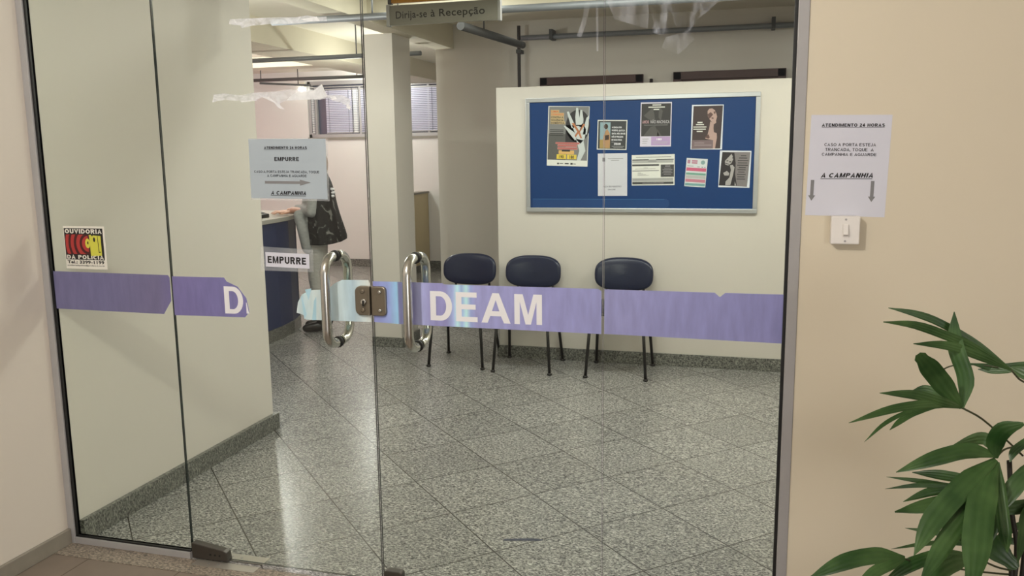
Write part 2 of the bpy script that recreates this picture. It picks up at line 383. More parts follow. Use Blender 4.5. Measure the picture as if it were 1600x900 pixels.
# block capitals drawn as strokes of even weight (plain sans-serif lettering of the printed notices)
def _arc(cx, cz, rx, rz, a0, a1, n=12): return [(cx + rx * math.cos(math.radians(a0 + (a1 - a0) * i / n)), cz + rz * math.sin(math.radians(a0 + (a1 - a0) * i / n))) for i in range(n + 1)]
def glyph(c, w):
    h = w / 2; t = 1 - h; W = 0.66
    G = {
     'A': (0.72, [[(h * 0.9, 0), (0.36, 1 - h * 0.6), (0.72 - h * 0.9, 0)], [(0.17, 0.31), (0.55, 0.31)]]),
     'C': (0.72, [_arc(0.37, 0.5, 0.37 - h, 0.5 - h, 42, 318, 20)]),
     'D': (0.70, [[(h, 0), (h, 1)], [(h, t), (0.32, t)] + _arc(0.32, 0.5, 0.38 - h, 0.5 - h, 90, -90, 14) + [(0.32, h), (h, h)]]),
     'E': (0.62, [[(h, 0), (h, 1)], [(h, t), (0.60, t)], [(h, 0.52), (0.56, 0.52)], [(h, h), (0.62, h)]]),
     'G': (0.76, [_arc(0.38, 0.5, 0.38 - h, 0.5 - h, 45, 330, 20), [(0.76 - h, 0.12), (0.76 - h, 0.46)], [(0.42, 0.42), (0.76, 0.42)]]),
     'H': (0.68, [[(h, 0), (h, 1)], [(0.68 - h, 0), (0.68 - h, 1)], [(h, 0.52), (0.68 - h, 0.52)]]),
     'I': (w, [[(h, 0), (h, 1)]]),
     'J': (0.52, [[(0.52 - h, 1), (0.52 - h, 0.3)] + _arc(0.26, 0.28, 0.26 - h, 0.28 - h, 0, -180, 10)]),
     'L': (0.58, [[(h, 0), (h, 1)], [(h, h), (0.58, h)]]),
     'M': (0.84, [[(h, 0), (h, 1)], [(0.84 - h, 0), (0.84 - h, 1)], [(h * 1.1, 1), (0.42, 0.06), (0.84 - h * 1.1, 1)]]),
     'N': (0.68, [[(h, 0), (h, 1)], [(0.68 - h, 0), (0.68 - h, 1)], [(h, 1), (0.68 - h, 0)]]),
     'O': (0.78, [_arc(0.39, 0.5, 0.39 - h, 0.5 - h, 0, 360, 26)]),
     'P': (0.65, [[(h, 0), (h, 1)], [(h, t), (0.38, t)] + _arc(0.38, 0.71, 0.27 - h, 0.29 - h, 90, -90, 12) + [(0.38, 0.42 + h), (h, 0.42 + h)]]),
     'Q': (0.78, [_arc(0.39, 0.5, 0.39 - h, 0.5 - h, 0, 360, 26), [(0.46, 0.26), (0.76, -0.04)]]),
     'R': (0.70, [[(h, 0), (h, 1)], [(h, t), (0.40, t)] + _arc(0.40, 0.72, 0.27 - h, 0.28 - h, 90, -90, 12) + [(0.40, 0.44 + h), (h, 0.44 + h)], [(0.36, 0.46), (0.70 - h * 1.1, 0)]]),
     'S': (0.66, [_arc(0.33, 0.74, 0.31 - h, 0.26 - h, 25, 270, 14) + _arc(0.33, 0.27, 0.33 - h, 0.27 - h * 0.9, 90, -155, 14)]),
     'T': (0.62, [[(0.31, 0), (0.31, 1)], [(0, t), (0.62, t)]]),
     'U': (0.68, [[(h, 1), (h, 0.32)] + _arc(0.34, 0.32, 0.34 - h, 0.32 - h, 180, 360, 14) + [(0.68 - h, 0.32), (0.68 - h, 1)]]),
     'V': (0.70, [[(h * 0.9, 1), (0.35, h * 0.6), (0.70 - h * 0.9, 1)]]),
     '1': (0.40, [[(0.40 - h, 0), (0.40 - h, 1)], [(0.04, 0.74), (0.40 - h, 0.94)]]),
     '2': (0.56, [_arc(0.28, 0.71, 0.27 - h, 0.29 - h, 165, -30, 12) + [(h, h)], [(0.02, h), (0.56, h)]]),
     '3': (0.56, [_arc(0.27, 0.75, 0.25 - h, 0.25 - h, 160, -85, 12), _arc(0.27, 0.28, 0.28 - h, 0.28 - h, 85, -160, 12)]),
     '4': (0.60, [[(0.47 - h, 0), (0.47 - h, 1)], [(0.44, 0.95), (0.05, 0.30)], [(0.02, 0.28), (0.60, 0.28)]]),
     '9': (0.57, [_arc(0.285, 0.69, 0.285 - h, 0.31 - h, 0, 360, 20), _arc(0.285, 0.40, 0.285 - h, 0.40 - h, 20, -150, 12), [(0.57 - h, 0.66), (0.57 - h, 0.42)]]),
     '-': (0.34, [[(0.02, 0.40), (0.32, 0.40)]]), ',': (w, [[(h, w), (h, 0), (h * 0.4, -0.14)]]), '.': (w, [[(h, 0), (h, w)]]), ' ': (0.26, []),
     '\u00cd': (w, [[(h, 0), (h, 0.98)], [(h * 0.8, 1.08), (h * 2.2, 1.24)]]),
    }
    return G[c]
def thick(pl, w):
    h = w / 2; n = len(pl); closed = n > 3 and (Vector(pl[0]) - Vector(pl[-1])).length < 1e-6
    if closed: pl = pl[:-1]; n -= 1
    Lf, Rt = [], []
    for i in range(n):
        p = Vector(pl[i])
        a = Vector(pl[i - 1]) if (i > 0 or closed) else None; c = Vector(pl[(i + 1) % n]) if (i < n - 1 or closed) else None
        d1 = (p - a).normalized() if a is not None else None; d2 = (c - p).normalized() if c is not None else None
        if d1 is None or d1.length == 0: d1 = d2
        if d2 is None or d2.length == 0: d2 = d1
        n1 = Vector((-d1.y, d1.x)); n2 = Vector((-d2.y, d2.x)); m = n1 + n2
        m = n1 if m.length < 0.2 else m.normalized(); k = min(1.6, 1 / max(0.3, m.dot(n1)))
        Lf.append(p + m * h * k); Rt.append(p - m * h * k)
    q = [[Lf[i], Lf[i + 1], Rt[i + 1], Rt[i]] for i in range(n - 1)]
    if closed: q.append([Lf[-1], Lf[0], Rt[0], Rt[-1]])
    return q
def block(name, s, x0, x1, z, cap, y, mat, parent, weight=0.2, shear=0.0, underline=False, dz=0.0, gap=0.13):
    """block capitals from x0 to x1, capitals `cap` tall on baseline z, in the plane y of the parent"""
    gl = [glyph(c, weight) for c in s]; tot = sum(g[0] for g in gl) + gap * (len(s) - 1); k = (x1 - x0) / tot; x = 0.0
    base = ORG[parent.name]; b = MB()
    def put(u, v): return b.bm.verts.new(Vector((x0 + (u + shear * v * cap / k) * k, y, z + v * cap + dz * u / tot)))
    for wd, pls in gl:
        for pl in pls:
            for q in thick([(px_, pz_) for px_, pz_ in pl], weight): b._f([put(x + p.x, p.y) for p in q])
        x += wd + gap
    if underline: b._f([put(0, -0.30), put(tot, -0.30), put(tot, -0.19), put(0, -0.19)])
    return b.build(name, mat, parent)

# ================================================================ SETTING
GY = 2.549            # outer face of the glass front
CZ = 2.57             # lobby ceiling
LW = 5.87             # face of the low wall that carries the board
# floors
b = MB().box(-6.75, 1.35, 2.46, 10.45, -0.1, 0.0)
struct(b.build('floor', M_floor))
b = MB().box(-2.7, 3.2, -3.1, 2.46, -0.1, -0.0006)
struct(b.build('floor_entrance', M_grout))
b = MB()
for i in range(15):
    for j in range(14):
        x0 = -2.69 + i * 0.4 + 0.12; y1 = 2.457 - j * 0.4
        b.box(x0 - 0.1975, x0 + 0.1975, y1 - 0.395, y1, -0.0006, 0.0)
t = struct(b.build('floor_tiles_entrance', M_brown))
# ceilings
struct(box(-6.75, 1.35, 2.58, 10.45, CZ, CZ + 0.12).build('ceiling', M_ceil))
struct(box(-2.7, 3.2, -3.1, 2.58, 2.7, 2.82).build('ceiling_entrance', M_ceil))
# entrance walls
struct(box(-2.70, -2.545, -3.1, 2.559, 0, 2.7).build('wall_left_entrance', M_wall_out))
struct(box(0.132, 3.2, 2.535, 2.60, 0, 2.7).build('wall_right_entrance', M_wall_out_r))
struct(box(3.05, 3.2, -3.1, 2.535, 0, 2.7).build('wall_side_entrance', M_wall_out_r))
struct(box(-2.545, 0.132, 2.535, 2.60, 2.34, 2.7).build('wall_above_glass', M_wall_out))
struct(box(-2.545, -2.530, -3.0, 2.535, 0, 0.062).build('baseboard_left_entrance', M_skirt_out, bevel=0.003))
struct(box(0.132, 3.05, 2.523, 2.535, 0, 0.062).build('baseboard_right_entrance', M_skirt_out, bevel=0.003))
# lobby walls
struct(box(-2.70, -2.513, 2.559, 3.975, 0, CZ).build('wall_left', M_wall_in))
struct(box(-6.75, -2.70, 2.60, 2.75, 0, CZ).build('wall_front_office', M_wall_in))
struct(MB().box(-2.513, -2.489, 2.5595, 4.0, 0, 0.088).box(-2.70, -2.513, 3.975, 4.0, 0, 0.088).build('baseboard_left', M_gran, bevel=0.002))
struct(box(-6.75, -6.60, 2.75, 10.30, 0, CZ).build('wall_pink', M_pink))
struct(box(1.20, 1.35, 2.60, 10.30, 0, CZ).build('wall_right', M_wall_in))
struct(box(-2.665, 1.20, 7.05, 7.20, 0, CZ).build('wall_passage', M_wall_in))
struct(box(-2.675, 1.20, 7.035, 7.05, 0, 0.088).build('baseboard_passage', M_gran))
# far wall with its two window openings
WZ0, WZ1 = 1.70, 2.44
A0, A1, B0, B1 = -5.72, -4.72, -4.50, -3.55
b = MB()
for x0, x1, z0, z1 in ((-6.75, 1.35, 0, WZ0), (-6.75, 1.35, WZ1, CZ), (-6.75, A0, WZ0, WZ1), (A1, B0, WZ0, WZ1), (B1, 1.35, WZ0, WZ1)):
    b.box(x0, x1, 10.30, 10.45, z0, z1)
struct(b.build('wall_back', M_wall_back))
struct(box(-6.60, 1.2, 10.285, 10.30, 0, 0.10).build('baseboard_back', M_gran))
# half-height wall running away from the camera
hw = struct(MB().box(-4.14, -4.04, 8.75, 10.285, 0, 0.985).build('wall_half', pbr('half_wall_paint', (206, 190, 150), 0.6, var=0.03)))
MB().box(-4.155, -4.025, 8.73, 10.285, 0.985, 1.008).build('coping', M_skirt_out, hw)
struct(box(-4.04, -4.027, 8.75, 10.285, 0, 0.09).build('baseboard_half_wall', M_gran))
# low wall in front of the passage
struct(box(-1.772, 1.20, LW, LW + 0.12, 0, 1.945).build('wall_low_screen', M_wall_in, bevel=0.004))
struct(box(-1.780, 1.20, LW - 0.014, LW, 0, 0.088).build('baseboard_low_screen', M_gran, bevel=0.002))
# column and beams
struct(box(-2.83, -2.595, 5.965, 6.30, 0, 2.37).build('column', M_wall_in))
struct(MB().box(-2.842, -2.583, 5.953, 6.312, 0, 0.078).build('baseboard_column', M_gran, bevel=0.002))
struct(box(-2.66, -2.50, 3.0, 7.05, 2.37, CZ).build('beam_lobby', M_beam))
struct(box(-4.25, -3.79, 4.2, 10.30, 2.37, CZ).build('beam_office', M_beam))
struct(box(-6.6, -4.25, 8.62, 8.9, 2.46, CZ).build('beam_cross_office', M_beam))
struct(box(-2.50, 1.2, 5.35, 5.6, 2.40, CZ).build('beam_cross_lobby', M_beam))  # made deeper to keep lamp light off the upper passage wall
# frames of the glass front
struct(MB().box(-2.545, -2.517, 2.533, 2.5585, 0.0, 2.34).build('trim_1', M_alu, bevel=0.002))
struct(MB().box(0.104, 0.134, 2.531, 2.60, 0.0, 2.34).build('trim_2', M_alud, bevel=0.002))
struct(MB().box(-2.517, -1.993, 2.535, 2.5585, 0.0, 0.027).build('trim_3', M_alu, bevel=0.002))
struct(MB().box(-0.432, 0.104, 2.535, 2.58, 0.0, 0.027).build('trim_4', M_alu, bevel=0.002))
struct(MB().box(-2.517, 0.104, 2.535, 2.58, 2.31, 2.34).build('trim_5', M_alu))
struct(MB().box(-2.53, 3.05, 2.44, 2.535, 0.0, 0.002).build('trim_6', M_gran_out))
# rubber gaskets along the jambs
struct(MB().box(-2.517, -2.509, 2.541, 2.5585, 0.027, 2.31).box(-2.517, -1.993, 2.541, 2.5585, 0.027, 0.033).build('trim_7', M_rubber))
struct(MB().box(0.095, 0.104, 2.541, 2.57, 0.027, 2.31).build('trim_8', M_rubber))

def pane(name, x0, x1, z0, z1):
    b = MB(); b.box(x0, x1, GY, GY + 0.009, z0, z1)
    b.bm.faces.ensure_lookup_table(); b.bm.normal_update()
    for f in b.bm.faces:
        f.material_index = 0 if abs(f.normal.y) > 0.9 else 1
    return struct(b.build(name, [M_glass, M_edge]))
win1 = pane('window_1', -2.509, -1.9945, 0.033, 2.31)
door1 = pane('door_1', -1.9905, -1.2145, 0.012, 2.31)
door2 = pane('door_2', -1.2085, -0.4365, 0.012, 2.31)
win2 = pane('window_2', -0.4325, 0.095, 0.027, 2.31)

# ---- purple vinyl band on the panes, with its white letters (front of the glass)
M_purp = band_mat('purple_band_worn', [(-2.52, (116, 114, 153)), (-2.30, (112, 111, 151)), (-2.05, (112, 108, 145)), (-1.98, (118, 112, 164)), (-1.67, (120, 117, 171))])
M_purp2 = band_mat('purple_band_faded', [(-1.21, (146, 150, 210)), (-1.15, (155, 173, 231)), (-1.12, (161, 213, 249)), (-1.115, (127, 131, 179)), (-1.06, (129, 132, 181)), (-1.05, (159, 164, 210)), (-1.03, (174, 178, 226)), (-1.0, (155, 154, 206)),
    (-0.95, (151, 150, 203)), (-0.925, (170, 187, 235)), (-0.91, (197, 241, 250)), (-0.895, (159, 187, 235)), (-0.88, (201, 246, 250)), (-0.865, (155, 171, 224)), (-0.85, (159, 161, 212)), (-0.60, (153, 154, 206)), (-0.43, (148, 150, 199))])
M_purp3 = band_mat('purple_band_right', [(-0.44, (151, 152, 199)), (-0.2, (144, 145, 194)), (0.11, (138, 138, 190))])
M_faded = band_mat('bleached_band', [(-1.51, (226, 232, 230)), (-1.47, (196, 222, 230)), (-1.42, (214, 230, 232)), (-1.37, (186, 212, 226)), (-1.33, (206, 226, 232)), (-1.28, (188, 214, 228)), (-1.25, (210, 226, 230)), (-1.21, (222, 228, 222))], 0.94)
def band(pts, name, mat, parent):
    return MB().xz(pts, GY - 0.0012, GY - 0.0002).build(name, mat, parent)
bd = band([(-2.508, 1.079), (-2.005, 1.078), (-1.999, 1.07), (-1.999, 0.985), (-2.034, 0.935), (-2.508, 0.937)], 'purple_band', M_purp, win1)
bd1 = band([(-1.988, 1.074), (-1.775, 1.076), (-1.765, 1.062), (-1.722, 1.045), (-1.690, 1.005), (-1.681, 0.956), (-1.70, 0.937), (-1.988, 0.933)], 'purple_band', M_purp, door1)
bd1['label'] = 'purple band torn off behind the letter D'
bd1b = band([(-1.496, 0.962), (-1.489, 0.998), (-1.472, 1.026), (-1.440, 1.042), (-1.374, 1.047), (-1.344, 1.070), (-1.318, 1.081), (-1.222, 1.083), (-1.217, 1.07), (-1.217, 0.941), (-1.462, 0.939), (-1.47, 0.955)], 'bleached_band', M_faded, door1)
bd1b['label'] = 'scrap of band bleached pale blue beside the lock'
bd2 = band([(-1.206, 1.080), (-0.96, 1.081), (-0.955, 1.077), (-0.45, 1.079), (-0.439, 1.072), (-0.439, 0.937), (-1.115, 0.939), (-1.206, 0.942)], 'purple_band', M_purp2, door2)
bd3 = band([(-0.430, 1.078), (-0.10, 1.079), (-0.085, 1.066), (-0.07, 1.079), (0.102, 1.080), (0.102, 0.934), (-0.430, 0.938)], 'purple_band', M_purp3, win2)

def strokes(polys, name, mat, parent, y, org_x, kx, z0, kz, shear=0.0):
    b = MB()
    for pl in polys:
        vs = [b.bm.verts.new(Vector((org_x + px * kx, y, z0 + pz * kz))) for px, pz in pl]
        b._f(vs)
    return b.build(name, mat, parent)
# sans-serif bold capitals as polygons in a unit cell
def arc(cx, cz, rx, rz, a0, a1, n=14): return [(cx + rx * math.cos(math.radians(a0 + (a1 - a0) * i / n)), cz + rz * math.sin(math.radians(a0 + (a1 - a0) * i / n))) for i in range(n + 1)]
def ring(o, i): return [[o[k], o[k + 1], i[k + 1], i[k]] for k in range(len(o) - 1)]
LET = {
 'D': [[(0, 0), (.2, 0), (.2, 1), (0, 1)]] + ring([(.2, 1), (.36, 1)] + arc(.36, .5, .40, .5, 90, -90) + [(.2, 0)], [(.2, .83), (.34, .83)] + arc(.34, .5, .215, .33, 90, -90) + [(.2, .17)]),
 'E': [[(0, 0), (.2, 0), (.2, 1), (0, 1)], [(.2, .83), (.72, .83), (.72, 1), (.2, 1)], [(.2, .42), (.68, .42), (.68, .59), (.2, .59)], [(.2, 0), (.74, 0), (.74, .17), (.2, .17)]],
 'A': [[(0, 0), (.21, 0), (.30, .23), (.36, .40), (.49, .77), (.60, 1), (.38, 1)], [(.60, 1), (.49, .77), (.61, .40), (.66, .23), (.76, 0), (.98, 0)], [(.30, .23), (.66, .23), (.61, .40), (.36, .40)]],
 'M': [[(0, 0), (.18, 0), (.18, 1), (0, 1)], [(.73, 0), (.91, 0), (.91, 1), (.73, 1)], [(.18, 1), (.28, 1), (.4555, .32), (.4555, 0), (.365, 0), (.18, .75)], [(.63, 1), (.73, 1), (.73, .75), (.545, 0), (.4555, 0), (.4555, .32)]],
}
def caps(word, x0, x1, z0, z1, name, mat, parent, y, gap=0.13):
    wid = [max(p[0] for pl in LET[c] for p in pl) for c in word]
    tot = sum(wid) + gap * (len(word) - 1); k = (x1 - x0) / tot; x = x0
    for c, wd in zip(word, wid):
        o = strokes(LET[c], name, mat, parent, y, x, k, z0, z1 - z0); o['label'] = 'white letter ' + c
        x += (wd + gap) * k
caps('DEAM', -1.004, -0.628, 0.957, 1.054, 'letter', M_white, bd2, GY - 0.0016)
caps('D', -1.778, -1.703, 0.948, 1.045, 'letter', M_white, bd1, GY - 0.0016)
MB().xz([(-1.692, 0.99), (-1.690, 0.99), (-1.682, 0.951), (-1.692, 0.951)], GY - 0.0017, GY - 0.0013).build('letter_scrap', M_white, bd1)
M_fblue = pbr('bleached_blue', (168, 208, 224), 0.4, var=0.08, scale=20)
def gp(px, py): p = at(px, py, GY); return (p.x, p.z)
for pts in ([(477, 452.5), (487, 450.5), (482.5, 469)], [(471, 463), (472.5, 463), (479.5, 491), (476, 499)], [(491, 470), (494.5, 463), (494.5, 500), (488, 500)]):
    MB().xz([gp(*q) for q in pts], GY - 0.0017, GY - 0.0013).build('letter_scrap', M_fblue, bd1b)

# ---- tubular pull handles, through-bolted, one bar each side of the leaf
def bar_path(x, z0, z1, sgn, lean):
    r = 0.055; d = 0.078; P = []
    f = GY if sgn < 0 else GY + 0.009
    P.append((x, f + sgn * 0.004, z1))
    for i in range(9):
        a = PI / 2 * i / 8
        P.append((x + lean * math.sin(a) * .5, f + sgn * (d - r + r * math.sin(a)), z1 - r + r * math.cos(a)))
    for i in range(9):
        a = PI / 2 * i / 8
        P.append((x + lean * math.cos(a) * .5, f + sgn * (d - r + r * math.cos(a)), z0 + r - r * math.sin(a)))
    P.append((x, f + sgn * 0.004, z0))
    return P
for dr, x in ((door1, -1.341), (door2, -1.051)):
    h = MB()
    for sgn in (-1, 1): h.tube(bar_path(x, 0.868, 1.162, sgn, 0.0), 0.0158, 16)
    ho = h.build('pull_handle', M_chrome, dr)
    for z in (0.868, 1.162):
        MB().lathe([(0.0175, -0.010), (0.0195, -0.006), (0.0195, 0.0), (0.0185, 0.0)], (x, GY - 0.0002, z), 'y', 18).build('rubber_ring', M_rubber, ho)
# ---- lock in the middle: case on the left leaf, keeper on the right one
def rrect(x0, x1, z0, z1, r, corners=(1, 1, 1, 1), n=6):
    P = []
    for (cx, cz, a0, on) in ((x1 - r, z1 - r, 0, corners[0]), (x0 + r, z1 - r, 90, corners[1]), (x0 + r, z0 + r, 180, corners[2]), (x1 - r, z0 + r, 270, corners[3])):
        if on: P += [(cx + r * math.cos(math.radians(a0 + 90 * i / n)), cz + r * math.sin(math.radians(a0 + 90 * i / n))) for i in range(n + 1)]
        else: P.append((x0 if a0 in (90, 180) else x1, z1 if a0 in (0, 90) else z0))
    return P
lk = MB().xz(rrect(-1.268, -1.2135, 0.965, 1.064, 0.02, (0, 1, 1, 0)), GY - 0.013, GY + 0.020).build('lock_case', M_steel_dk, door1, bevel=0.003)
kp = MB().xz(rrect(-1.210, -1.157, 0.965, 1.064, 0.014, (1, 0, 0, 1)), GY - 0.012, GY + 0.020).build('lock_keeper', M_steel_dk, door2, bevel=0.003)
MB().box(-1.2195, -1.2118, GY - 0.020, GY - 0.012, 0.968, 1.064).build('cover_strip', M_steel_dk, lk, bevel=0.001)
for z in (1.046, 0.984): MB().lathe([(0.0065, 0), (0.0065, -0.004), (0.004, -0.006)], (-1.178, GY - 0.0118, z), 'y', 12).build('screw', M_chrome, kp)
for z in (1.046, 0.983): MB().lathe([(0.0075, 0), (0.0075, -0.003), (0.005, -0.004)], (-1.240, GY - 0.0128, z), 'y', 12).build('screw', M_steel_dk, lk)
MB().lathe([(0.010, 0), (0.010, -0.006), (0.008, -0.007)], (-1.236, GY - 0.0128, 1.012), 'y', 16).build('key_cylinder', M_chrome, lk)
MB().box(-1.239, -1.232, GY - 0.0205, GY - 0.0195, 0.997, 1.016).build('keyhole', M_rubber, lk)
# ---- bottom fittings of the leaves and the floor-spring plates
MB().prism([Vector(p) for p in ((-1.986, 2.538, 0.006), (-1.833, 2.538, 0.006), (-1.838, 2.538, 0.042), (-1.850, 2.538, 0.048), (-1.986, 2.538, 0.066))], (0, 0.032, 0)).build('patch_fitting', M_patch, door1, bevel=0.003)
fit = [c for c in door1.children if c.name.startswith('patch_fitting')][0]
for x in (-1.905, -1.885, -1.865): MB().lathe([(0.004, 0), (0.004, -0.002)], (x, 2.5382, 0.028), 'y', 10).build('screw', M_rubber, fit)
MB().xz(rrect(-1.204, -1.135, 0.006, 0.056, 0.012, (1, 1, 0, 0)), 2.538, 2.570).build('patch_fitting', M_patch, door2, bevel=0.003)
MB().xz([(-0.60, 0.006), (-0.440, 0.006), (-0.440, 0.066), (-0.585, 0.048)], 2.538, 2.570).build('patch_fitting', M_patch, door2, bevel=0.003)
sp = thing('floor_spring_cover', 'pale metal floor-spring cover plate in the threshold below the left door hinge', 'hinge plate', (-1.80, 2.55, 0))
for y0, y1, x0, x1 in ((2.562, 2.612, -1.905, -1.702), (2.497, 2.540, -1.96, -1.70)):
    p = MB().box(x0, x1, y0, y1, 0.0, 0.0035).build('cover_strip', M_plate, sp)
    for x in (x0 + 0.06, x0 + 0.10): MB().lathe([(0.005, 0), (0.005, 0.001)], (x, (y0 + y1) / 2, 0.0034), 'z', 10).build('screw', M_alud, p)

# ---- torn film residue and smears on the glass
M_film = film_mat('film_residue', (240, 240, 246), 0.45, 0.95, 24, (1, 1, 1.6), 0.12, 0.3, glow=0.5)
M_film_e = film_mat('film_edge', (252, 252, 254), 0.75, 0.98, 40, (1, 1, 1), 0.2, 0.3, glow=0.5)
M_smear = film_mat('wiped_smear', (216, 222, 234), 0.0, 0.42, 26, (1, 1, 0.55), 0.5, 0.2, 8, 0.42, 0.75)
M_streak = film_mat('streak', (216, 220, 230), 0.02, 0.3, 8, (3, 1, 0.6), 0.5, 0.1, 4)
M_clear = film_mat('clear_sleeve', (214, 218, 222), 0.10, 0.26, 4, (1, 1, 1), 0.15, 0.2)
def residue(px, name, mat, parent, y=GY - 0.0004):
    P = [gp(*q) for q in px]
    b = MB(); b._f([b.bm.verts.new(Vector((x, y, z))) for x, z in P])
    return b.build(name, mat, parent)
residue([(332, 160), (334, 148), (350, 146), (375, 149), (395, 145), (432, 143), (450, 140), (490, 141), (502, 131), (505, 148), (514, 149), (535, 148), (548, 156), (545, 168), (541, 165), (532, 160), (520, 157), (512, 153), (500, 156), (475, 155), (445, 158), (437, 162), (440, 170), (434, 168), (428, 160), (410, 152), (400, 157), (385, 157), (370, 158), (352, 156), (340, 158)], 'film_residue', M_film, door1)
residue([(376, 158), (400, 155.5), (402, 157.5), (377, 160)], 'film_residue', M_film_e, door1, GY - 0.0008)
residue([(408, 151), (420, 152), (436, 163), (445, 171), (438, 170), (428, 160)], 'film_residue', M_film_e, door1, GY - 0.0008)
residue([(452, 152), (466, 142), (490, 142), (503, 132), (512, 150), (500, 155), (470, 156), (448, 157)], 'film_residue', M_film_e, door1, GY - 0.0008)
residue([(515, 151), (524, 150), (527, 155), (520, 156)], 'film_residue', M_film_e, door1, GY - 0.0008)
residue([(543, 163), (549, 166), (547, 172), (541, 168)], 'film_residue', M_film_e, door1, GY - 0.0008)
residue([(359, 30), (385, 29), (430, 27), (462, 27), (480, 24), (498, 27), (510, 26), (511, 33), (490, 33), (470, 36), (450, 37), (420, 38), (395, 40), (378, 44), (376, 40), (358, 38)], 'film_residue', M_film, door1)
residue([(470, 30), (495, 26), (500, 33), (482, 34)], 'film_residue', M_film_e, door1, GY - 0.0008)
residue([(1013, 0), (1022, 36), (1018, 50), (1040, 58), (1062, 52), (1078, 48), (1090, 30), (1108, 16), (1125, 0)], 'smear', M_smear, win2)
residue([(948, 0), (960, 30), (1012, 45), (1014, 20), (1012, 0)], 'smear', M_streak, win2)
residue([(1040, 58), (1034, 75), (1060, 85), (1085, 62), (1078, 48)], 'smear', M_streak, win2)
residue([(915, 0), (924, 0), (915, 40), (908, 58), (901, 57), (910, 30)], 'smear', M_streak, door2)
residue([(931, 0), (935, 0), (935, 80), (932, 80)], 'smear', M_streak, door2)

# ================================================================ THINGS
# ---- notices taped up outside
def sheet(name, label, cat, x, z, w, h, y, mat, tilt=0.0, curl=0.0, thick=0.0006, group=None):
    """a sheet of paper centred at x, z with its back on plane y, tilted about Y; local axes = world axes"""
    b = MB(); n = 10
    rows = []
    for j in range(n + 1):
        v = j / n - 0.5; row = []
        for i in range(n + 1):
            u = i / n - 0.5
            d = curl * (max(0, u - 0.2) * 2 + max(0, -v - 0.2) * max(0, abs(u) - 0.1) * 4) if curl else 0
            row.append(Vector((u * w, -thick - d, v * h)))
        rows.append(row)
    vs = b.grid(rows, False)
    back = [[b.bm.verts.new(Vector((p.co.x, p.co.y + thick, p.co.z))) for p in row] for row in vs]
    for a, c in zip(back, back[1:]):
        for k in range(n): b._f([a[k], c[k], c[k + 1], a[k + 1]])
    ed = lambda L, B: [b._f([L[k], L[k + 1], B[k + 1], B[k]]) for k in range(len(L) - 1)]
    ed(vs[0], back[0]); ed(vs[-1], back[-1]); ed([r[0] for r in vs], [r[0] for r in back]); ed([r[-1] for r in vs], [r[-1] for r in back])
    o = b.build(name, mat)
    o.location = (x, y, z); o.rotation_euler = (0, tilt, 0); ORG[o.name] = Vector((0, 0, 0))
    return tag(o, label, cat, group)
def arrow(parent, pts, y, mat, name='arrow'):
    b = MB(); b._f([b.bm.verts.new(Vector((x, y, z))) for x, z in pts]); return b.build(name, mat, parent)

sr = sheet('paper_notice', 'white paper notice with two grey down arrows, taped up above the bell switch', 'notice', 0.2505, 1.449, 0.2085, 0.278, 2.535, M_paper, 0.02, 0.0)
def tx(par, s, u0, u1, v, cap, bold=0.0, **k): return block('text_line', s, u0, u1, v, cap, k.pop('y', -0.0012), k.pop('mat', M_ink), par, 0.215 if bold else 0.15, **k)
tx(sr, 'ATENDIMENTO 24 HORAS', -0.075, 0.087, 0.107, 0.0085, bold=0.03, underline=True)
tx(sr, 'CASO A PORTA ESTEJA', -0.065, 0.068, 0.054, 0.0082)
tx(sr, 'TRANCADA, TOQUE  A', -0.062, 0.063, 0.0405, 0.0082)
tx(sr, 'CAMPANHIA E AGUARDE', -0.070, 0.071, 0.0275, 0.0082)
tx(sr, 'A CAMPANHIA', -0.069, 0.066, -0.033, 0.0125, bold=0.03, shear=0.25, underline=True, dz=0.002)
for cx in (-0.090, 0.067):
    arrow(sr, [(cx - 0.0045, -0.040), (cx + 0.0045, -0.040), (cx + 0.0045, -0.083), (cx + 0.0095, -0.083), (cx, -0.098), (cx - 0.0095, -0.083), (cx - 0.0045, -0.083)], -0.0012, M_arrow)

sl = sheet('paper_notice', 'white paper notice with a grey arrow pointing right, taped on the left glass door', 'notice', -1.501, 1.451, 0.288, 0.198, GY - 0.0002, M_paper_b, 0.012)
tx(sl, 'ATENDIMENTO 24 HORAS', -0.085, 0.075, 0.066, 0.0085, bold=0.03, underline=True, y=-0.0014)
tx(sl, 'EMPURRE', -0.048, 0.044, 0.026, 0.0135, bold=0.035, y=-0.0014)
tx(sl, 'CASO A PORTA ESTEJA TRANCADA, TOQUE', -0.127, 0.117, -0.0135, 0.008, y=-0.0014)
tx(sl, 'A CAMPANHIA E AGUARDE', -0.078, 0.070, -0.0265, 0.008, y=-0.0014)
arrow(sl, [(-0.088, -0.0405), (0.044, -0.0405), (0.044, -0.035), (0.085, -0.0445), (0.044, -0.055), (0.044, -0.0495), (-0.088, -0.0495)], -0.0014, M_arrow)
tx(sl, 'A CAMPANHIA', -0.067, 0.065, -0.086, 0.0125, bold=0.035, shear=0.25, underline=True, y=-0.0014)
b = MB().xz([(-0.144, 0.101), (0.151, 0.101), (0.151, -0.105), (-0.144, -0.105)], 0.0, -0.0002)
b.build('clear_sleeve', M_clear, sl)

se = sheet('push_label', 'small white paper label reading EMPURRE on the left glass door beside the pull handle', 'label', -1.521, 1.1425, 0.167, 0.050, GY - 0.0008, M_paper, 0.022)
block('text_line', 'EMPURRE', -0.075, 0.072, -0.012, 0.024, -0.0012, M_ink, se, 0.21)
MB().xz([(-0.103, 0.044), (0.098, 0.040), (0.098, -0.036), (-0.105, -0.040)], 0.0006, 0.0003).build('clear_tape', M_clear, se)

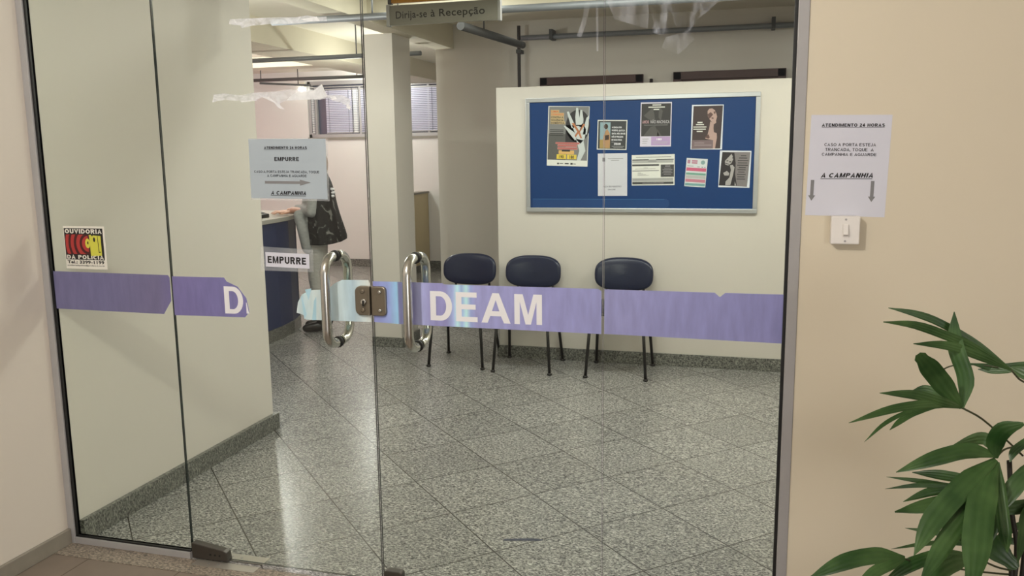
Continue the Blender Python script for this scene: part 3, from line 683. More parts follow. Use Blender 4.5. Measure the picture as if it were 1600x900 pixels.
# ---- complaints-office sticker
M_stick = pbr('sticker_white', (226, 224, 214), 0.5)
M_red = pbr('sticker_red', (168, 50, 48), 0.5); M_dred = pbr('sticker_dark_red', (66, 14, 16), 0.5); M_yel = pbr('sticker_yellow', (206, 204, 74), 0.5)
so = sheet('window_sticker', 'black, red and yellow listening-ear sticker on the leftmost glass panel', 'sticker', -2.353, 1.170, 0.182, 0.158, GY - 0.0002, M_stick, 0.0)
MB().xz([(-0.088, -0.045), (0.083, -0.045), (0.083, 0.071), (-0.088, 0.071)], -0.0008, -0.0009).build('black_panel', M_ink, so)
def clipx(pts): return [(max(-0.084, min(0.025, x)), max(-0.024, min(0.048, z))) for x, z in pts]
wv = MB()
wv._f([wv.bm.verts.new(Vector((x, -0.0011, z))) for x, z in ((-0.084, -0.024), (0.022, -0.024), (0.022, 0.048), (-0.084, 0.048))])
wv.build('sound_waves', M_dred, so)
for r0, r1 in ((0.014, 0.030), (0.040, 0.055), (0.066, 0.080), (0.090, 0.103)):
    o_ = clipx([(0.018 + r1 * math.cos(math.radians(a)), 0.014 + r1 * math.sin(math.radians(a))) for a in range(95, 266, 5)])
    i_ = clipx([(0.018 + r0 * math.cos(math.radians(a)), 0.014 + r0 * math.sin(math.radians(a))) for a in range(95, 266, 5)])
    b = MB()
    for q in ring(o_, i_): b._f([b.bm.verts.new(Vector((x, -0.0013, z))) for x, z in q])
    b.build('sound_wave', M_red, so)
b = MB()
for pl in ([(0.024, -0.030), (0.073, -0.028), (0.073, 0.044), (0.040, 0.046), (0.036, 0.042), (0.030, 0.048), (0.022, 0.047), (0.024, 0.02)], arc(0.014, 0.016, 0.011, 0.018, 0, 345, 18)):
    b._f([b.bm.verts.new(Vector((x, -0.0015, z))) for x, z in pl])
b.build('yellow_head', M_yel, so)
for nm, pl in (('eye', arc(0.044, 0.030, 0.0048, 0.0085, 0, 345, 16)), ('nose_line', [(0.058, 0.043), (0.060, 0.043), (0.063, -0.015), (0.070, -0.013), (0.070, -0.016), (0.060, -0.018)]), ('ear_hole', arc(0.015, 0.018, 0.003, 0.006, 0, 345, 10))):
    b = MB(); b._f([b.bm.verts.new(Vector((x, -0.0017, z))) for x, z in pl]); b.build(nm, M_ink, so)
block('text_line', 'OUVIDORIA', -0.084, 0.079, 0.0520, 0.0160, -0.0012, M_stick, so, 0.23)
block('text_line', 'DA POLÍCIA', -0.084, 0.079, -0.0425, 0.0150, -0.0012, M_stick, so, 0.23)
text('text_line', 'Tel.: 3399-1199', -0.084, 0.079, -0.0590, 0.0110, -0.0009, M_ink, so, 0.04)
text('text_line', 'ouvidoriadapolicia@proderj.rj.gov.br', -0.086, 0.081, -0.0685, 0.0048, -0.0009, M_ink, so, 0.02)

# ---- bell switch under the right notice
bs = thing('bell_switch', 'white square bell switch box on the cream wall below the paper notice', 'switch', (0.2505, 2.535, 1.272))
M_plast = pbr('white_plastic', (226, 222, 218), 0.4)
bx = MB().box(0.212, 0.287, 2.503, 2.535, 1.234, 1.312).build('switch_plate', M_plast, bs, bevel=0.003)
MB().box(0.242, 0.2575, 2.4995, 2.504, 1.256, 1.290).build('switch_surround', M_plast, bs, bevel=0.001)
MB().prism([Vector((0.2435, 2.4995, 1.258)), Vector((0.2435, 2.4925, 1.262)), Vector((0.2435, 2.4975, 1.288)), Vector((0.2435, 2.4995, 1.288))], (0.0125, 0, 0)).build('rocker', M_plast, bs)
for z in (1.243, 1.303): MB().lathe([(0.003, 0), (0.003, -0.0012)], (0.2497, 2.5031, z), 'y', 10).build('screw', M_alud, bs)

# ---- hanging sign
hs = thing('hanging_sign', 'brushed metal ceiling sign reading Dirija-se à Recepção behind the door gap', 'sign', (-1.43, 3.9, CZ))
M_brush = pbr('sign_steel', (142, 140, 134), 0.30, 0.95, var=0.06, scale=4, stretch=(1, 1, 60))
pl = MB().box(-1.700, -1.160, 3.892, 3.908, 2.102, 2.194).build('sign_plate', M_brush, hs)
for x0, x1 in ((-1.716, -1.700), (-1.160, -1.146)): MB().box(x0, x1, 3.886, 3.914, 2.098, 2.198).build('end_cap', M_alud if x0 < -1.5 else M_alu, hs, bevel=0.002)
for wd_, xa_, xb_ in (('Dirija-se', -1.6685, -1.510), ('à', -1.491, -1.469), ('Recepção', -1.448, -1.223)): text('text_line', wd_, xa_, xb_, 2.1325, 0.033, 3.8914, M_ink, pl, 0.01)
for x in (-1.66, -1.20): MB().tube([(x, 3.9, 2.194), (x, 3.9, 2.2045)], 0.003, 8).build('link', M_alud, hs)
ys = thing('hanging_sign', 'orange yellow ceiling sign hanging above the metal reception sign', 'sign', (-1.43, 3.9, CZ))
MB().box(-1.690, -1.405, 3.892, 3.908, 2.2045, 2.30).build('sign_plate', pbr('sign_orange', (178, 120, 24), 0.4), ys)
MB().box(-1.706, -1.690, 3.886, 3.914, 2.200, 2.305).build('end_cap', M_pipe_d, ys)
MB().box(-1.405, -1.16, 3.892, 3.908, 2.2045, 2.30).build('sign_panel', M_brush, ys)
for x in (-1.64, -1.22): MB().tube([(x, 3.9, 2.30), (x, 3.9, CZ)], 0.003, 8).build('hanger_rod', M_alud, ys)

# ---- notice board and its posters
K = (LW - 0.016) / 5.834
def bx_(x): return x * K
def bz_(z): return 1.5 + (z - 1.5) * K
BY = LW - 0.016
X0, X1, Z0, Z1 = bx_(-1.547), bx_(0.029), bz_(1.075), bz_(1.863)
nb = thing('notice_board', 'large blue notice board in an aluminium frame on the low wall above the chairs', 'notice board', ((X0 + X1) / 2, LW, (Z0 + Z1) / 2))
MB().box(X0 + 0.02, X1 - 0.02, BY + 0.004, LW, Z0 + 0.02, Z1 - 0.02).build('pin_panel', M_boardblue, nb)
M_fr = pbr('board_frame', (196, 198, 202), 0.36, 0.75, var=0.05, scale=6)
for q in ((X0, X1, Z1 - 0.03, Z1), (X0, X1, Z0, Z0 + 0.03), (X0, X0 + 0.03, Z0 + 0.03, Z1 - 0.03), (X1 - 0.03, X1, Z0 + 0.03, Z1 - 0.03)):
    MB().box(q[0], q[1], BY - 0.006, LW, q[2], q[3]).build('frame_rail', M_fr, nb, bevel=0.003)
MB().xz(rrect(X0 + 0.045, bx_(-0.547), bz_(1.107), bz_(1.168), 0.028, (1, 0, 0, 1)), BY + 0.002, BY + 0.004).build('blue_strip', M_bluestrip, nb)
MB().box(X0 + 0.045, bx_(-0.58), BY + 0.0012, BY + 0.002, bz_(1.163), bz_(1.167)).build('strip_edge', pbr('strip_light', (40, 92, 140), 0.3), nb)

def poster(name, label, q, mat, group='posters on the blue board'):
    (xa, za), (xb, zb), (xc, zc), (xd, zd) = q            # tl, tr, bl, br as measured on the board
    cx = bx_((xa + xb + xc + xd) / 4); cz = bz_((za + zb + zc + zd) / 4)
    wd = ((xb - xa) + (xd - xc)) / 2 * K; ht = ((za - zc) + (zb - zd)) / 2 * K
    tilt = math.atan2((xa - xc + xb - xd) / 2, (za - zc + zb - zd) / 2)
    o = sheet(name, label, 'poster', cx, cz, wd, ht, BY + 0.0038, mat, tilt, 0, 0.0006, group)
    return o, wd, ht
def flat(parent, polys, mat, name, y):
    if name in ('hand_photo', 'dark_disc', 'portrait', 'clasped_hands'): groups = [polys]
    else: groups = [[p] for p in polys]
    for g in groups:
        b = MB()
        for pl in g: b._f([b.bm.verts.new(Vector((x, y, z))) for x, z in pl])
        o = b.build(name, mat, parent)
    return o
def rect(x0, x1, z0, z1): return [(x0, z0), (x1, z0), (x1, z1), (x0, z1)]
def uv(pts, wd, ht, fx=1.0, fz=1.0): return [((u / fx - 0.5) * wd, (0.5 - v / fz) * ht) for u, v in pts]
def lines(parent, rows, wd, ht, mat, y, name='small_print'):
    flat(parent, [uv([(u0, v0), (u1, v0), (u1, v1), (u0, v1)], wd, ht) for u0, u1, v0, v1 in rows], mat, name, y)
P = lambda n, c: pbr('print_' + n, c, 0.55, var=0.03, scale=20)
# 1 hand poster
po, wd, ht = poster('poster', 'tall grey poster with a raised white hand, first from the left on the blue board', ((-1.383, 1.802), (-1.095, 1.803), (-1.399, 1.398), (-1.108, 1.391)), P('paper', (222, 222, 216)))
U = lambda pts: [((x - 50) / 545 * wd - 0.5 * wd, 0.5 * ht - (z - 50) / 800 * ht) for x, z in pts]
flat(po, [U([(62, 60), (590, 55), (585, 770), (58, 770)])], P('grey', (122, 122, 122)), 'photo_ground', -0.0009)
flat(po, [U([(62, 420), (300, 420), (300, 770), (58, 770)])], P('dgrey', (86, 86, 84)), 'photo_shade', -0.00095)
flat(po, [U(arc(450, 310, 160, 215, 0, 350, 28)), U([(290, 300), (420, 300), (470, 560), (290, 560)])], P('black', (42, 40, 42)), 'dark_disc', -0.0011)
hand = [[(420, 70), (445, 70), (468, 200), (470, 310), (425, 310), (412, 190)], [(475, 95), (500, 98), (520, 220), (518, 320), (470, 320), (468, 210)], [(298, 125), (322, 118), (395, 270), (420, 330), (370, 340), (345, 270)], [(262, 312), (280, 310), (420, 405), (440, 480), (420, 505), (330, 400)], [(560, 200), (592, 165), (590, 300), (572, 420), (520, 420), (530, 320)], [(370, 300), (530, 290), (560, 360), (545, 480), (490, 545), (440, 500), (420, 420)], [(430, 480), (530, 500), (560, 640), (500, 770), (450, 770), (480, 640)]]
flat(po, [U(p) for p in hand], P('hand', (196, 202, 202)), 'hand_photo', -0.0013)
flat(po, [U([(365, 275), (400, 270), (470, 375), (520, 280), (505, 275), (545, 290), (480, 390), (510, 470), (490, 475), (460, 410), (425, 460), (410, 445), (445, 385)])], P('orange_x', (176, 112, 74)), 'orange_cross', -0.0015)
for i, (s, u1, c) in enumerate((('UMA', 190, (214, 120, 70)), ('CORRENTE', 255, (214, 120, 70)), ('CONTRA A', 252, (66, 54, 44)), ('VIOLÊNCIA', 258, (66, 54, 44)), ('DOMÉSTICA', 272, (66, 54, 44)))):
    a = U([(90, 135 + i * 38)])[0]; e = U([(u1, 0)])[0]
    flat(po, [U([(84, 100 + i * 38), (u1 + 8, 100 + i * 38), (u1 + 8, 139 + i * 38), (84, 139 + i * 38)])], P('tan', (186, 164, 122)), 'heading_ground', -0.0011)
    text('heading', s, a[0], e[0], a[1], 0.0125, -0.0014, P('head%d' % (i > 1), c), po, 0.03)
flat(po, [U(rect(80, 262, y, y + 9)) for y in (362, 384, 410, 436)], P('ink', (48, 46, 46)), 'small_print', -0.0012)
flat(po, [U(rect(160, 480, 530, 555)), U(rect(188, 450, 560, 590)), U(rect(188, 455, 598, 628))], P('redbar', (196, 132, 126)), 'red_bars', -0.0016)
flat(po, [U(rect(166, 474, 538, 546)), U(rect(196, 442, 572, 580)), U(rect(196, 446, 610, 618))], P('redink', (158, 52, 52)), 'red_print', -0.0018)
flat(po, [U(rect(205, 412, 640, 690))], P('peach', (214, 172, 104)), 'peach_bar', -0.0016)
flat(po, [U(rect(248, 358, 628, 655))], P('ink', (48, 46, 46)), 'dark_bar', -0.0018)
for n, x0, x1 in (('190', 180, 308), ('180', 320, 445)):
    flat(po, [U(rect(x0, x1, 694, 756))], P('yellow', (220, 194, 70)), 'yellow_box', -0.0016)
    a = U([(x0 + 34, 746)])[0]; e = U([(x1 - 32, 0)])[0]; text('phone_number', n, a[0], e[0], a[1], 0.020, -0.0019, P('ink', (48, 46, 46)), po, 0.03)
flat(po, [U(rect(190, 215, 808, 828)), U(rect(222, 270, 812, 820)), U(rect(292, 345, 810, 824)), U(rect(368, 398, 806, 830)), U(rect(404, 440, 814, 822))], P('ink', (48, 46, 46)), 'logo_row', -0.0012)
# 2 small square poster
po, wd, ht = poster('poster', 'small square dark grey poster with a standing figure and the word DEAM', ((-1.037, 1.703), (-0.836, 1.703), (-1.045, 1.504), (-0.838, 1.502)), P('paper', (222, 222, 216)))
lines(po, [(0.03, 0.97, 0.03, 0.97)], wd, ht, P('charcoal', (58, 60, 62)), -0.0009, 'dark_ground')
lines(po, [(0.09, 0.44, 0.08, 0.95)], wd, ht, P('skyblue', (140, 166, 174)), -0.0011, 'photo_sky')
lines(po, [(0.09, 0.44, 0.66, 0.95)], wd, ht, P('wheat', (166, 140, 84)), -0.0012, 'photo_field')
flat(po, [uv([(0.20, 0.62), (0.26, 0.40), (0.33, 0.30), (0.42, 0.44), (0.44, 0.62), (0.42, 0.92), (0.30, 0.94), (0.20, 0.80)], wd, ht)], P('tanfig', (176, 136, 96)), 'figure', -0.0014)
flat(po, [uv(arc(0.29, 0.22, 0.07, 0.09, 0, 340, 14), wd, ht), uv([(0.26, 0.52), (0.40, 0.50), (0.40, 0.66), (0.25, 0.68)], wd, ht)], P('brownhair', (62, 44, 36)), 'figure_hair', -0.0016)
for i, s in enumerate(('A ÚNICA DOR', 'POSSÍVEL QUE ELA', 'SINTA, NÃO EM SER', 'MÃE E PRECISAR', 'EM NADA PARAR')):
    L_ = uv([(0.49, 0.27 + i * 0.105), (0.74 + [0.08, 0.19, 0.21, 0.14, 0.10][i], 0)], wd, ht); text('text_line', s, L_[0][0], L_[1][0], L_[0][1], 0.0105, -0.0012, M_white, po, 0.03)
L_ = uv([(0.58, 0.83), (0.80, 0)], wd, ht); text('text_line', 'DEAM', L_[0][0], L_[1][0], L_[0][1], 0.013, -0.0012, M_white, po, 0.04)
lines(po, [(0.50, 0.92, 0.875, 0.893), (0.56, 0.88, 0.915, 0.93), (0.49, 0.57, 0.735, 0.75)], wd, ht, P('greyink', (150, 150, 150)), -0.0012)
# 3 AMOR NAO MACHUCA
po, wd, ht = poster('poster', 'upright black poster with AMOR NÃO MACHUCA and a lilac foot', ((-0.747, 1.815), (-0.538, 1.813), (-0.747, 1.522), (-0.542, 1.519)), P('paper_l', (212, 206, 222)))
lines(po, [(0.03, 0.97, 0.03, 0.765)], wd, ht, P('near_black', (52, 50, 50)), -0.0009, 'photo_ground')
flat(po, [uv(p, wd, ht) for p in ([(0.10, 0.30), (0.40, 0.12), (0.48, 0.40), (0.42, 0.46), (0.22, 0.36)], [(0.60, 0.10), (0.72, 0.20), (0.66, 0.42), (0.58, 0.34)], [(0.10, 0.76), (0.34, 0.55), (0.48, 0.53), (0.62, 0.76)], [(0.55, 0.60), (0.66, 0.72), (0.70, 0.765), (0.56, 0.765)])], P('mid_grey', (82, 80, 78)), 'clasped_hands', -0.0011)
L_ = uv([(0.06, 0.475), (0.94, 0), (0.28, 0)], wd, ht)
text('title', 'AMOR', L_[0][0], L_[2][0], L_[0][1], 0.020, -0.0013, P('rose', (186, 148, 154)), po, 0.02)
L_ = uv([(0.325, 0.475), (0.94, 0)], wd, ht)
text('title', 'NÃO MACHUCA', L_[0][0], L_[1][0], L_[0][1], 0.020, -0.0013, P('pale', (182, 178, 182)), po, 0.02)
lines(po, [(0.12, 0.88, 0.508, 0.518)], wd, ht, P('greyink', (150, 150, 150)), -0.0013)
lines(po, [(0.38, 0.66, 0.05, 0.075), (0.25, 0.78, 0.10, 0.122), (0.42, 0.60, 0.15, 0.175)], wd, ht, P('paper', (222, 222, 216)), -0.0013)
lines(po, [(0.36, 0.97, 0.775, 0.97)], wd, ht, P('lilac', (178, 150, 194)), -0.0011, 'lilac_panel')
L_ = uv([(0.54, 0.855), (0.70, 0)], wd, ht); text('phone_number', '180', L_[0][0], L_[1][0], L_[0][1], 0.013, -0.0014, M_white, po, 0.03)
lines(po, [(0.42, 0.92, 0.885, 0.895), (0.42, 0.88, 0.915, 0.925)], wd, ht, P('pale', (200, 190, 206)), -0.0014)
lines(po, [(0.07, 0.28, 0.82, 0.832), (0.07, 0.24, 0.87, 0.882), (0.07, 0.22, 0.92, 0.93)], wd, ht, P('greyink', (150, 150, 150)), -0.0012)
# 4 woman looking up
po, wd, ht = poster('poster', 'upright dark brown poster with a woman tilting her head back', ((-0.408, 1.789), (-0.203, 1.788), (-0.411, 1.501), (-0.207, 1.494)), P('paper_w', (216, 220, 230)))
V = lambda pts: [((x - 85) / 560 * wd - 0.5 * wd, 0.5 * ht - (z - 70) / 785 * ht) for x, z in pts]
flat(po, [V([(115, 92), (632, 85), (612, 838), (102, 846)])], P('umber', (62, 48, 48)), 'photo_ground', -0.0009)
flat(po, [V([(365, 180), (395, 140), (445, 135), (490, 165), (520, 220), (535, 280), (520, 350), (525, 385), (490, 412), (455, 380), (400, 320), (370, 260)]), V([(420, 360), (485, 400), (480, 480), (490, 550), (540, 570), (548, 640), (520, 838), (480, 838), (470, 690), (340, 665), (380, 590), (405, 480)])], P('skin_tone', (178, 150, 142)), 'portrait', -0.0012)
flat(po, [V([(365, 240), (420, 200), (465, 240), (440, 275), (400, 320)]), V([(330, 640), (395, 585), (420, 640), (400, 665)]), V([(470, 190), (510, 190), (500, 235), (480, 225)]), V([(440, 290), (480, 300), (468, 320), (436, 310)])], P('brown_shade', (92, 66, 62)), 'portrait_features', -0.0014)
flat(po, [V(rect(102, 482, 690, 842))], P('mauve', (118, 100, 104)), 'mauve_panel', -0.0016)
flat(po, [V(rect(150, 325, 732, 748)), V(rect(150, 455, 770, 788))], P('pale2', (150, 134, 138)), 'small_print', -0.0018)
flat(po, [V(rect(192, 282, 370, 390)), V(rect(168, 310, 408, 426)), V(rect(124, 355, 450, 468)), V(rect(124, 345, 488, 506)), V(rect(186, 290, 526, 546))], P('paper', (222, 222, 216)), 'white_print', -0.0018)
# 5 white sheet (its code is left out)
po, wd, ht = poster('poster', 'plain white sheet below the small square poster with a few lines of print', ((-1.036, 1.478), (-0.834, 1.48), (-1.035, 1.189), (-0.831, 1.189)), P('paper_q', (206, 206, 214)))
lines(po, [(0.16, 0.25, 0.10, 0.19)], wd, ht, P('mid', (110, 110, 120)), -0.0009, 'crest')
lines(po, [(0.34, 0.86, 0.117, 0.13), (0.45, 0.72, 0.157, 0.17)], wd, ht, P('greyink', (150, 150, 150)), -0.0009)
L_ = uv([(0.18, 0.795), (0.80, 0), (0.34, 0.865), (0.60, 0)], wd, ht)
text('text_line', 'FAÇA SEU REGISTRO', L_[0][0], L_[1][0], L_[0][1], 0.0095, -0.0011, P('mid', (110, 110, 120)), po, 0.02)
text('text_line', 'ON-LINE', L_[2][0], L_[3][0], L_[2][1], 0.0095, -0.0011, P('mid', (110, 110, 120)), po, 0.02)
# 6 form
po, wd, ht = poster('poster', 'wide white printed form with grey bars in the lower middle of the blue board', ((-0.803, 1.463), (-0.515, 1.472), (-0.801, 1.259), (-0.512, 1.263)), P('paper', (222, 222, 216)))
lines(po, [(0.015, 0.97, 0.17, 0.27), (0.015, 0.97, 0.76, 0.87)], wd, ht, P('lgrey', (172, 172, 170)), -0.0009, 'grey_bars')
lines(po, [(0.015, 0.40, 0.150, 0.178), (0.57, 0.98, 0.150, 0.178), (0.01, 0.64, 0.31, 0.365), (0.68, 0.985, 0.33, 0.73), (0.015, 0.975, 0.885, 0.965)], wd, ht, P('cgrey', (66, 66, 68)), -0.0011, 'dark_bars')
lines(po, [(0.10, 0.92, 0.07, 0.09), (0.40, 0.60, 0.165, 0.185), (0.38, 0.58, 0.22, 0.235), (0.28, 0.38, 0.42, 0.43), (0.08, 0.56, 0.455, 0.465), (0.02, 0.64, 0.51, 0.535), (0.14, 0.22, 0.58, 0.59), (0.14, 0.26, 0.61, 0.62), (0.14, 0.34, 0.64, 0.65), (0.14, 0.40, 0.67, 0.68), (0.03, 0.95, 0.80, 0.81)], wd, ht, P('mid2', (128, 128, 130)), -0.0013)
lines(po, [(0.78, 0.90, 0.37, 0.39), (0.76, 0.92, 0.44, 0.45), (0.72, 0.95, 0.49, 0.50), (0.74, 0.93, 0.54, 0.55), (0.72, 0.95, 0.59, 0.60), (0.75, 0.92, 0.64, 0.65), (0.25, 0.75, 0.92, 0.93)], wd, ht, P('pale', (182, 178, 182)), -0.0015, 'pale_print')
# 7 striped card
po, wd, ht = poster('poster', 'small card with pink and green stripes, smallest sheet on the blue board', ((-0.435, 1.442), (-0.297, 1.436), (-0.448, 1.255), (-0.309, 1.246)), P('paper_c', (206, 212, 216)))
for v0, v1, c, n in ((0.33, 0.45, (196, 92, 124), 'pink'), (0.51, 0.585, (112, 158, 142), 'green'), (0.73, 0.84, (190, 120, 138), 'dusky_pink'), (0.88, 0.965, (116, 160, 158), 'sea_green')):
    lines(po, [(0.03, 0.97, v0, v1)], wd, ht, P(n, c), -0.0009, n + '_stripe')
lines(po, [(0.03, 0.97, 0.60, 0.71)], wd, ht, P('greystripe', (178, 178, 178)), -0.0009, 'grey_stripe')
lines(po, [(0.06, 0.19, 0.06, 0.19), (0.26, 0.53, 0.06, 0.12), (0.26, 0.53, 0.13, 0.19)], wd, ht, P('rose_ink', (180, 128, 148)), -0.0011, 'pink_heading')
flat(po, [uv(arc(0.79, 0.13, 0.10, 0.075, 0, 340, 16), wd, ht)], P('grey_seal', (128, 158, 158)), 'seal', -0.0011)
lines(po, [(0.06, 0.36, 0.265, 0.28), (0.54, 0.66, 0.285, 0.305), (0.74, 0.82, 0.285, 0.305), (0.87, 0.93, 0.285, 0.305)], wd, ht, P('mid', (110, 110, 120)), -0.0011)
# 8 black and white portrait
po, wd, ht = poster('poster', 'black and white poster of a long-haired woman, lowest right on the blue board', ((-0.219, 1.49), (-0.019, 1.484), (-0.225, 1.25), (-0.024, 1.242)), P('paper_w', (216, 220, 230)))
W_ = lambda pts: [((x - 88) / 675 * wd - 0.5 * wd, 0.5 * ht - (z - 68) / 785 * ht) for x, z in pts]
flat(po, [W_([(140, 100), (745, 95), (708, 832), (98, 815)])], P('midgrey2', (122, 116, 118)), 'photo_ground', -0.0009)
flat(po, [W_([(140, 100), (400, 110), (440, 330), (440, 560), (490, 815), (98, 815)])], P('hair_black', (36, 30, 34)), 'long_hair', -0.0011)
flat(po, [W_([(340, 135), (370, 190), (360, 230), (385, 240), (350, 330), (280, 385), (215, 365), (205, 290), (250, 235), (285, 200)]), W_([(320, 380), (375, 370), (420, 420), (400, 560), (350, 800), (240, 805), (240, 730), (320, 640), (345, 480)]), W_([(180, 545), (260, 500), (315, 550), (300, 600), (210, 600)]), W_([(440, 720), (475, 810), (440, 810)])], P('grey_skin', (164, 160, 160)), 'portrait', -0.0013)
flat(po, [W_([(215, 330), (300, 350), (295, 362), (220, 345)]), W_(rect(240, 280, 275, 295)), W_(rect(300, 340, 295, 315))], P('hair_black', (36, 30, 34)), 'portrait_features', -0.0015)
flat(po, [W_(rect(x0, x1, z, z + 20)) for x0, x1, z in ((540, 660, 162), (505, 680, 212), (480, 710, 265), (485, 690, 315), (475, 705, 365), (510, 660, 413), (485, 660, 460), (505, 640, 510), (480, 665, 560), (490, 645, 612), (475, 660, 660))], P('ink2', (62, 58, 62)), 'printed_lines', -0.0012)

# ---- stacking chairs in front of the low wall
def superell(w, h, n, e=3.2): return [(math.copysign(abs(math.cos(t)) ** (2 / e), math.cos(t)) * w, math.copysign(abs(math.sin(t)) ** (2 / e), math.sin(t)) * h) for t in [2 * PI * k / n for k in range(n)]]
def cushion(mapf, w, h, th, n=40, e=3.2):
    b = MB(); rows = []
    prof = [(0.0, -0.5), (0.55, -0.5), (0.88, -0.46), (0.97, -0.3), (1.0, 0.0), (0.97, 0.3), (0.88, 0.46), (0.55, 0.56), (0.25, 0.60), (0.0, 0.61)]
    out = superell(w, h, n, e)
    for s, t in prof: rows.append([mapf(x * max(s, 1e-3), z * max(s, 1e-3), t * th) for x, z in out])
    b.grid(rows, True, True); return b
def make_chair(loc, label):
    x, y, z = loc
    t = thing('chair', label, 'chair', loc, 'navy chairs in front of the low wall')
    # seat pad
    seat = cushion(lambda u, v, d: Vector((x + u, y - 0.02 + v, 0.455 + d + 0.25 * (v * v) * 0.3)), 0.205, 0.205, 0.05, e=3.6).build('seat', M_navy, t)
    # backrest, curved around the sitter and leaning back
    bk = cushion(lambda u, v, d: Vector((x + u, y + 0.185 + v * 0.16 - u * u * 0.9 - d, 0.652 + v)), 0.203, 0.114, 0.045, e=2.9).build('backrest', M_navy, t)
    for s in (-1, 1):
        l = MB().tube([(x + s * 0.200, y - 0.205, 0.012), (x + s * 0.172, y - 0.160, 0.425)], 0.0105, 10).build('leg', M_black, t)
        MB().lathe([(0.013, 0.0), (0.017, 0.004), (0.017, 0.012), (0.012, 0.016)], (x + s * 0.2005, y - 0.2055, 0), 'z', 12).build('glide', M_black, l)
        l = MB().tube([(x + s * 0.200, y + 0.210, 0.012), (x + s * 0.172, y + 0.130, 0.425)], 0.0105, 10).build('leg', M_black, t)
        MB().lathe([(0.013, 0.0), (0.017, 0.004), (0.017, 0.012), (0.012, 0.016)], (x + s * 0.2005, y + 0.211, 0), 'z', 12).build('glide', M_black, l)
        MB().tube([(x + s * 0.13, y + 0.10, 0.425), (x + s * 0.13, y + 0.19, 0.43), (x + s * 0.13, y + 0.212, 0.47), (x + s * 0.13, y + 0.208, 0.60)], 0.009, 10).build('back_support', M_black, t)
    MB().tube([(x - 0.172, y - 0.160, 0.425), (x + 0.172, y - 0.160, 0.425), (x + 0.172, y + 0.130, 0.425), (x - 0.172, y + 0.130, 0.425), (x - 0.172, y - 0.160, 0.425)], 0.0105, 10).build('seat_frame', M_black, t)
    return t
GR = 'navy chairs in front of the low wall'
ch = make_chair((-1.976, 5.665, 0), 'navy vinyl chair with black legs, leftmost of the three, left of the low wall')
dup(ch, (-1.487, 5.625, 0), 'navy vinyl chair with black legs, middle one of the three below the hand poster', GR)
dup(ch, (-0.840, 5.620, 0), 'navy vinyl chair with black legs, rightmost of the three, standing apart below the striped card', GR)

# ---- pipes, door heads
def pipe(name, pts, r, mat, label, cat='pipe', n=12, hang=(), strap=()):
    t = thing(name, label, cat, pts[0])
    MB().tube(pts, r, n).build('tube', mat, t)
    for h in hang: MB().tube(h, 0.006, 8).build('hanger', mat, t)
    for s in strap: MB().box(*s).build('clamp', M_pipe_d, t)
    return t
pipe('pipe', [(-3.0, 5.0, 2.335), (1.19, 5.0, 2.322)], 0.022, M_pipe, 'grey pipe nearest the glass front, running across under the lobby ceiling', hang=[[(-2.3, 5.0, 2.33), (-2.3, 5.0, CZ)], [(0.6, 5.0, 2.33), (0.6, 5.0, CZ)]])
pipe('pipe', [(-1.875, 6.95, 2.418), (1.19, 6.95, 2.418)], 0.021, M_pipe, 'grey pipe along the passage wall above the blue board', strap=[(-1.633, -1.605, 6.92, 7.05, 2.395, 2.475), (0.095, 0.123, 6.92, 7.05, 2.395, 2.480)])
pipe('pipe', [(-1.84, 5.33, 2.30), (-1.74, 6.36, 2.30), (-1.73, 6.45, 2.30)], 0.028, M_pipe_d, 'dark thick pipe slanting back under the ceiling right of the reception sign', hang=[[(-1.80, 5.7, 2.31), (-1.80, 5.7, 2.56)]])
pipe('pipe', [(-1.90, 6.97, 0.4), (-1.90, 6.97, 2.45), (-1.90, 6.97, 2.52)], 0.0145, M_pipe_b, 'dark upright pipe on the passage wall rising above the left end of the low wall', strap=[(-1.92, -1.88, 6.95, 7.05, 2.30, 2.33)])
pipe('pipe', [(-6.2, 6.7, 2.306), (-2.66, 6.7, 2.306)], 0.019, M_pipe, 'grey pipe across the office behind the column', hang=[[(-3.24, 6.7, 2.30), (-3.24, 6.7, CZ)], [(-4.35, 6.7, 2.30), (-4.35, 6.7, CZ)]])
pipe('pipe', [(-6.02, 9.5, 2.405), (-4.40, 9.5, 2.405)], 0.020, M_pipe_d, 'dark pipe near the far wall just above the office window', hang=[[(-5.9, 9.5, 2.41), (-5.9, 9.5, CZ)], [(-4.6, 9.5, 2.41), (-4.6, 9.5, CZ)]])
pipe('pipe', [(-5.95, 9.55, 2.375), (-5.55, 10.1, 2.375)], 0.013, M_pipe_d, 'short dark pipe branching back toward the far wall beside the office window', hang=[[(-5.65, 9.96, 2.38), (-5.65, 9.96, CZ)]])

def doorframe(n, x0, x1, z):
    d = MB()
    d.box(x0, x0 + 0.06, 7.02, 7.05, 0, z).box(x1 - 0.06, x1, 7.02, 7.05, 0, z).box(x0, x1, 7.02, 7.05, z - 0.06, z)
    o = struct(d.build(n, M_wood, bevel=0.002))
    MB().box(x0 + 0.06, x1 - 0.06, 7.04, 7.05, 0.0, z - 0.06).build('door_leaf', pbr('door_leaf', (84, 56, 50), 0.5, var=0.15, scale=6, stretch=(8, 1, 1)), o)
    return o
doorframe('door_3', -1.735, -0.883, 2.10)
doorframe('door_4', -0.64, 0.214, 2.107)
pole = tag(MB().tube([(-0.86, 6.7, 0.0), (-0.815, 7.02, 2.06)], 0.014, 8).build('wooden_pole', M_pipe_b), 'dark pole leaning on the passage wall between the two brown door frames', 'pole')

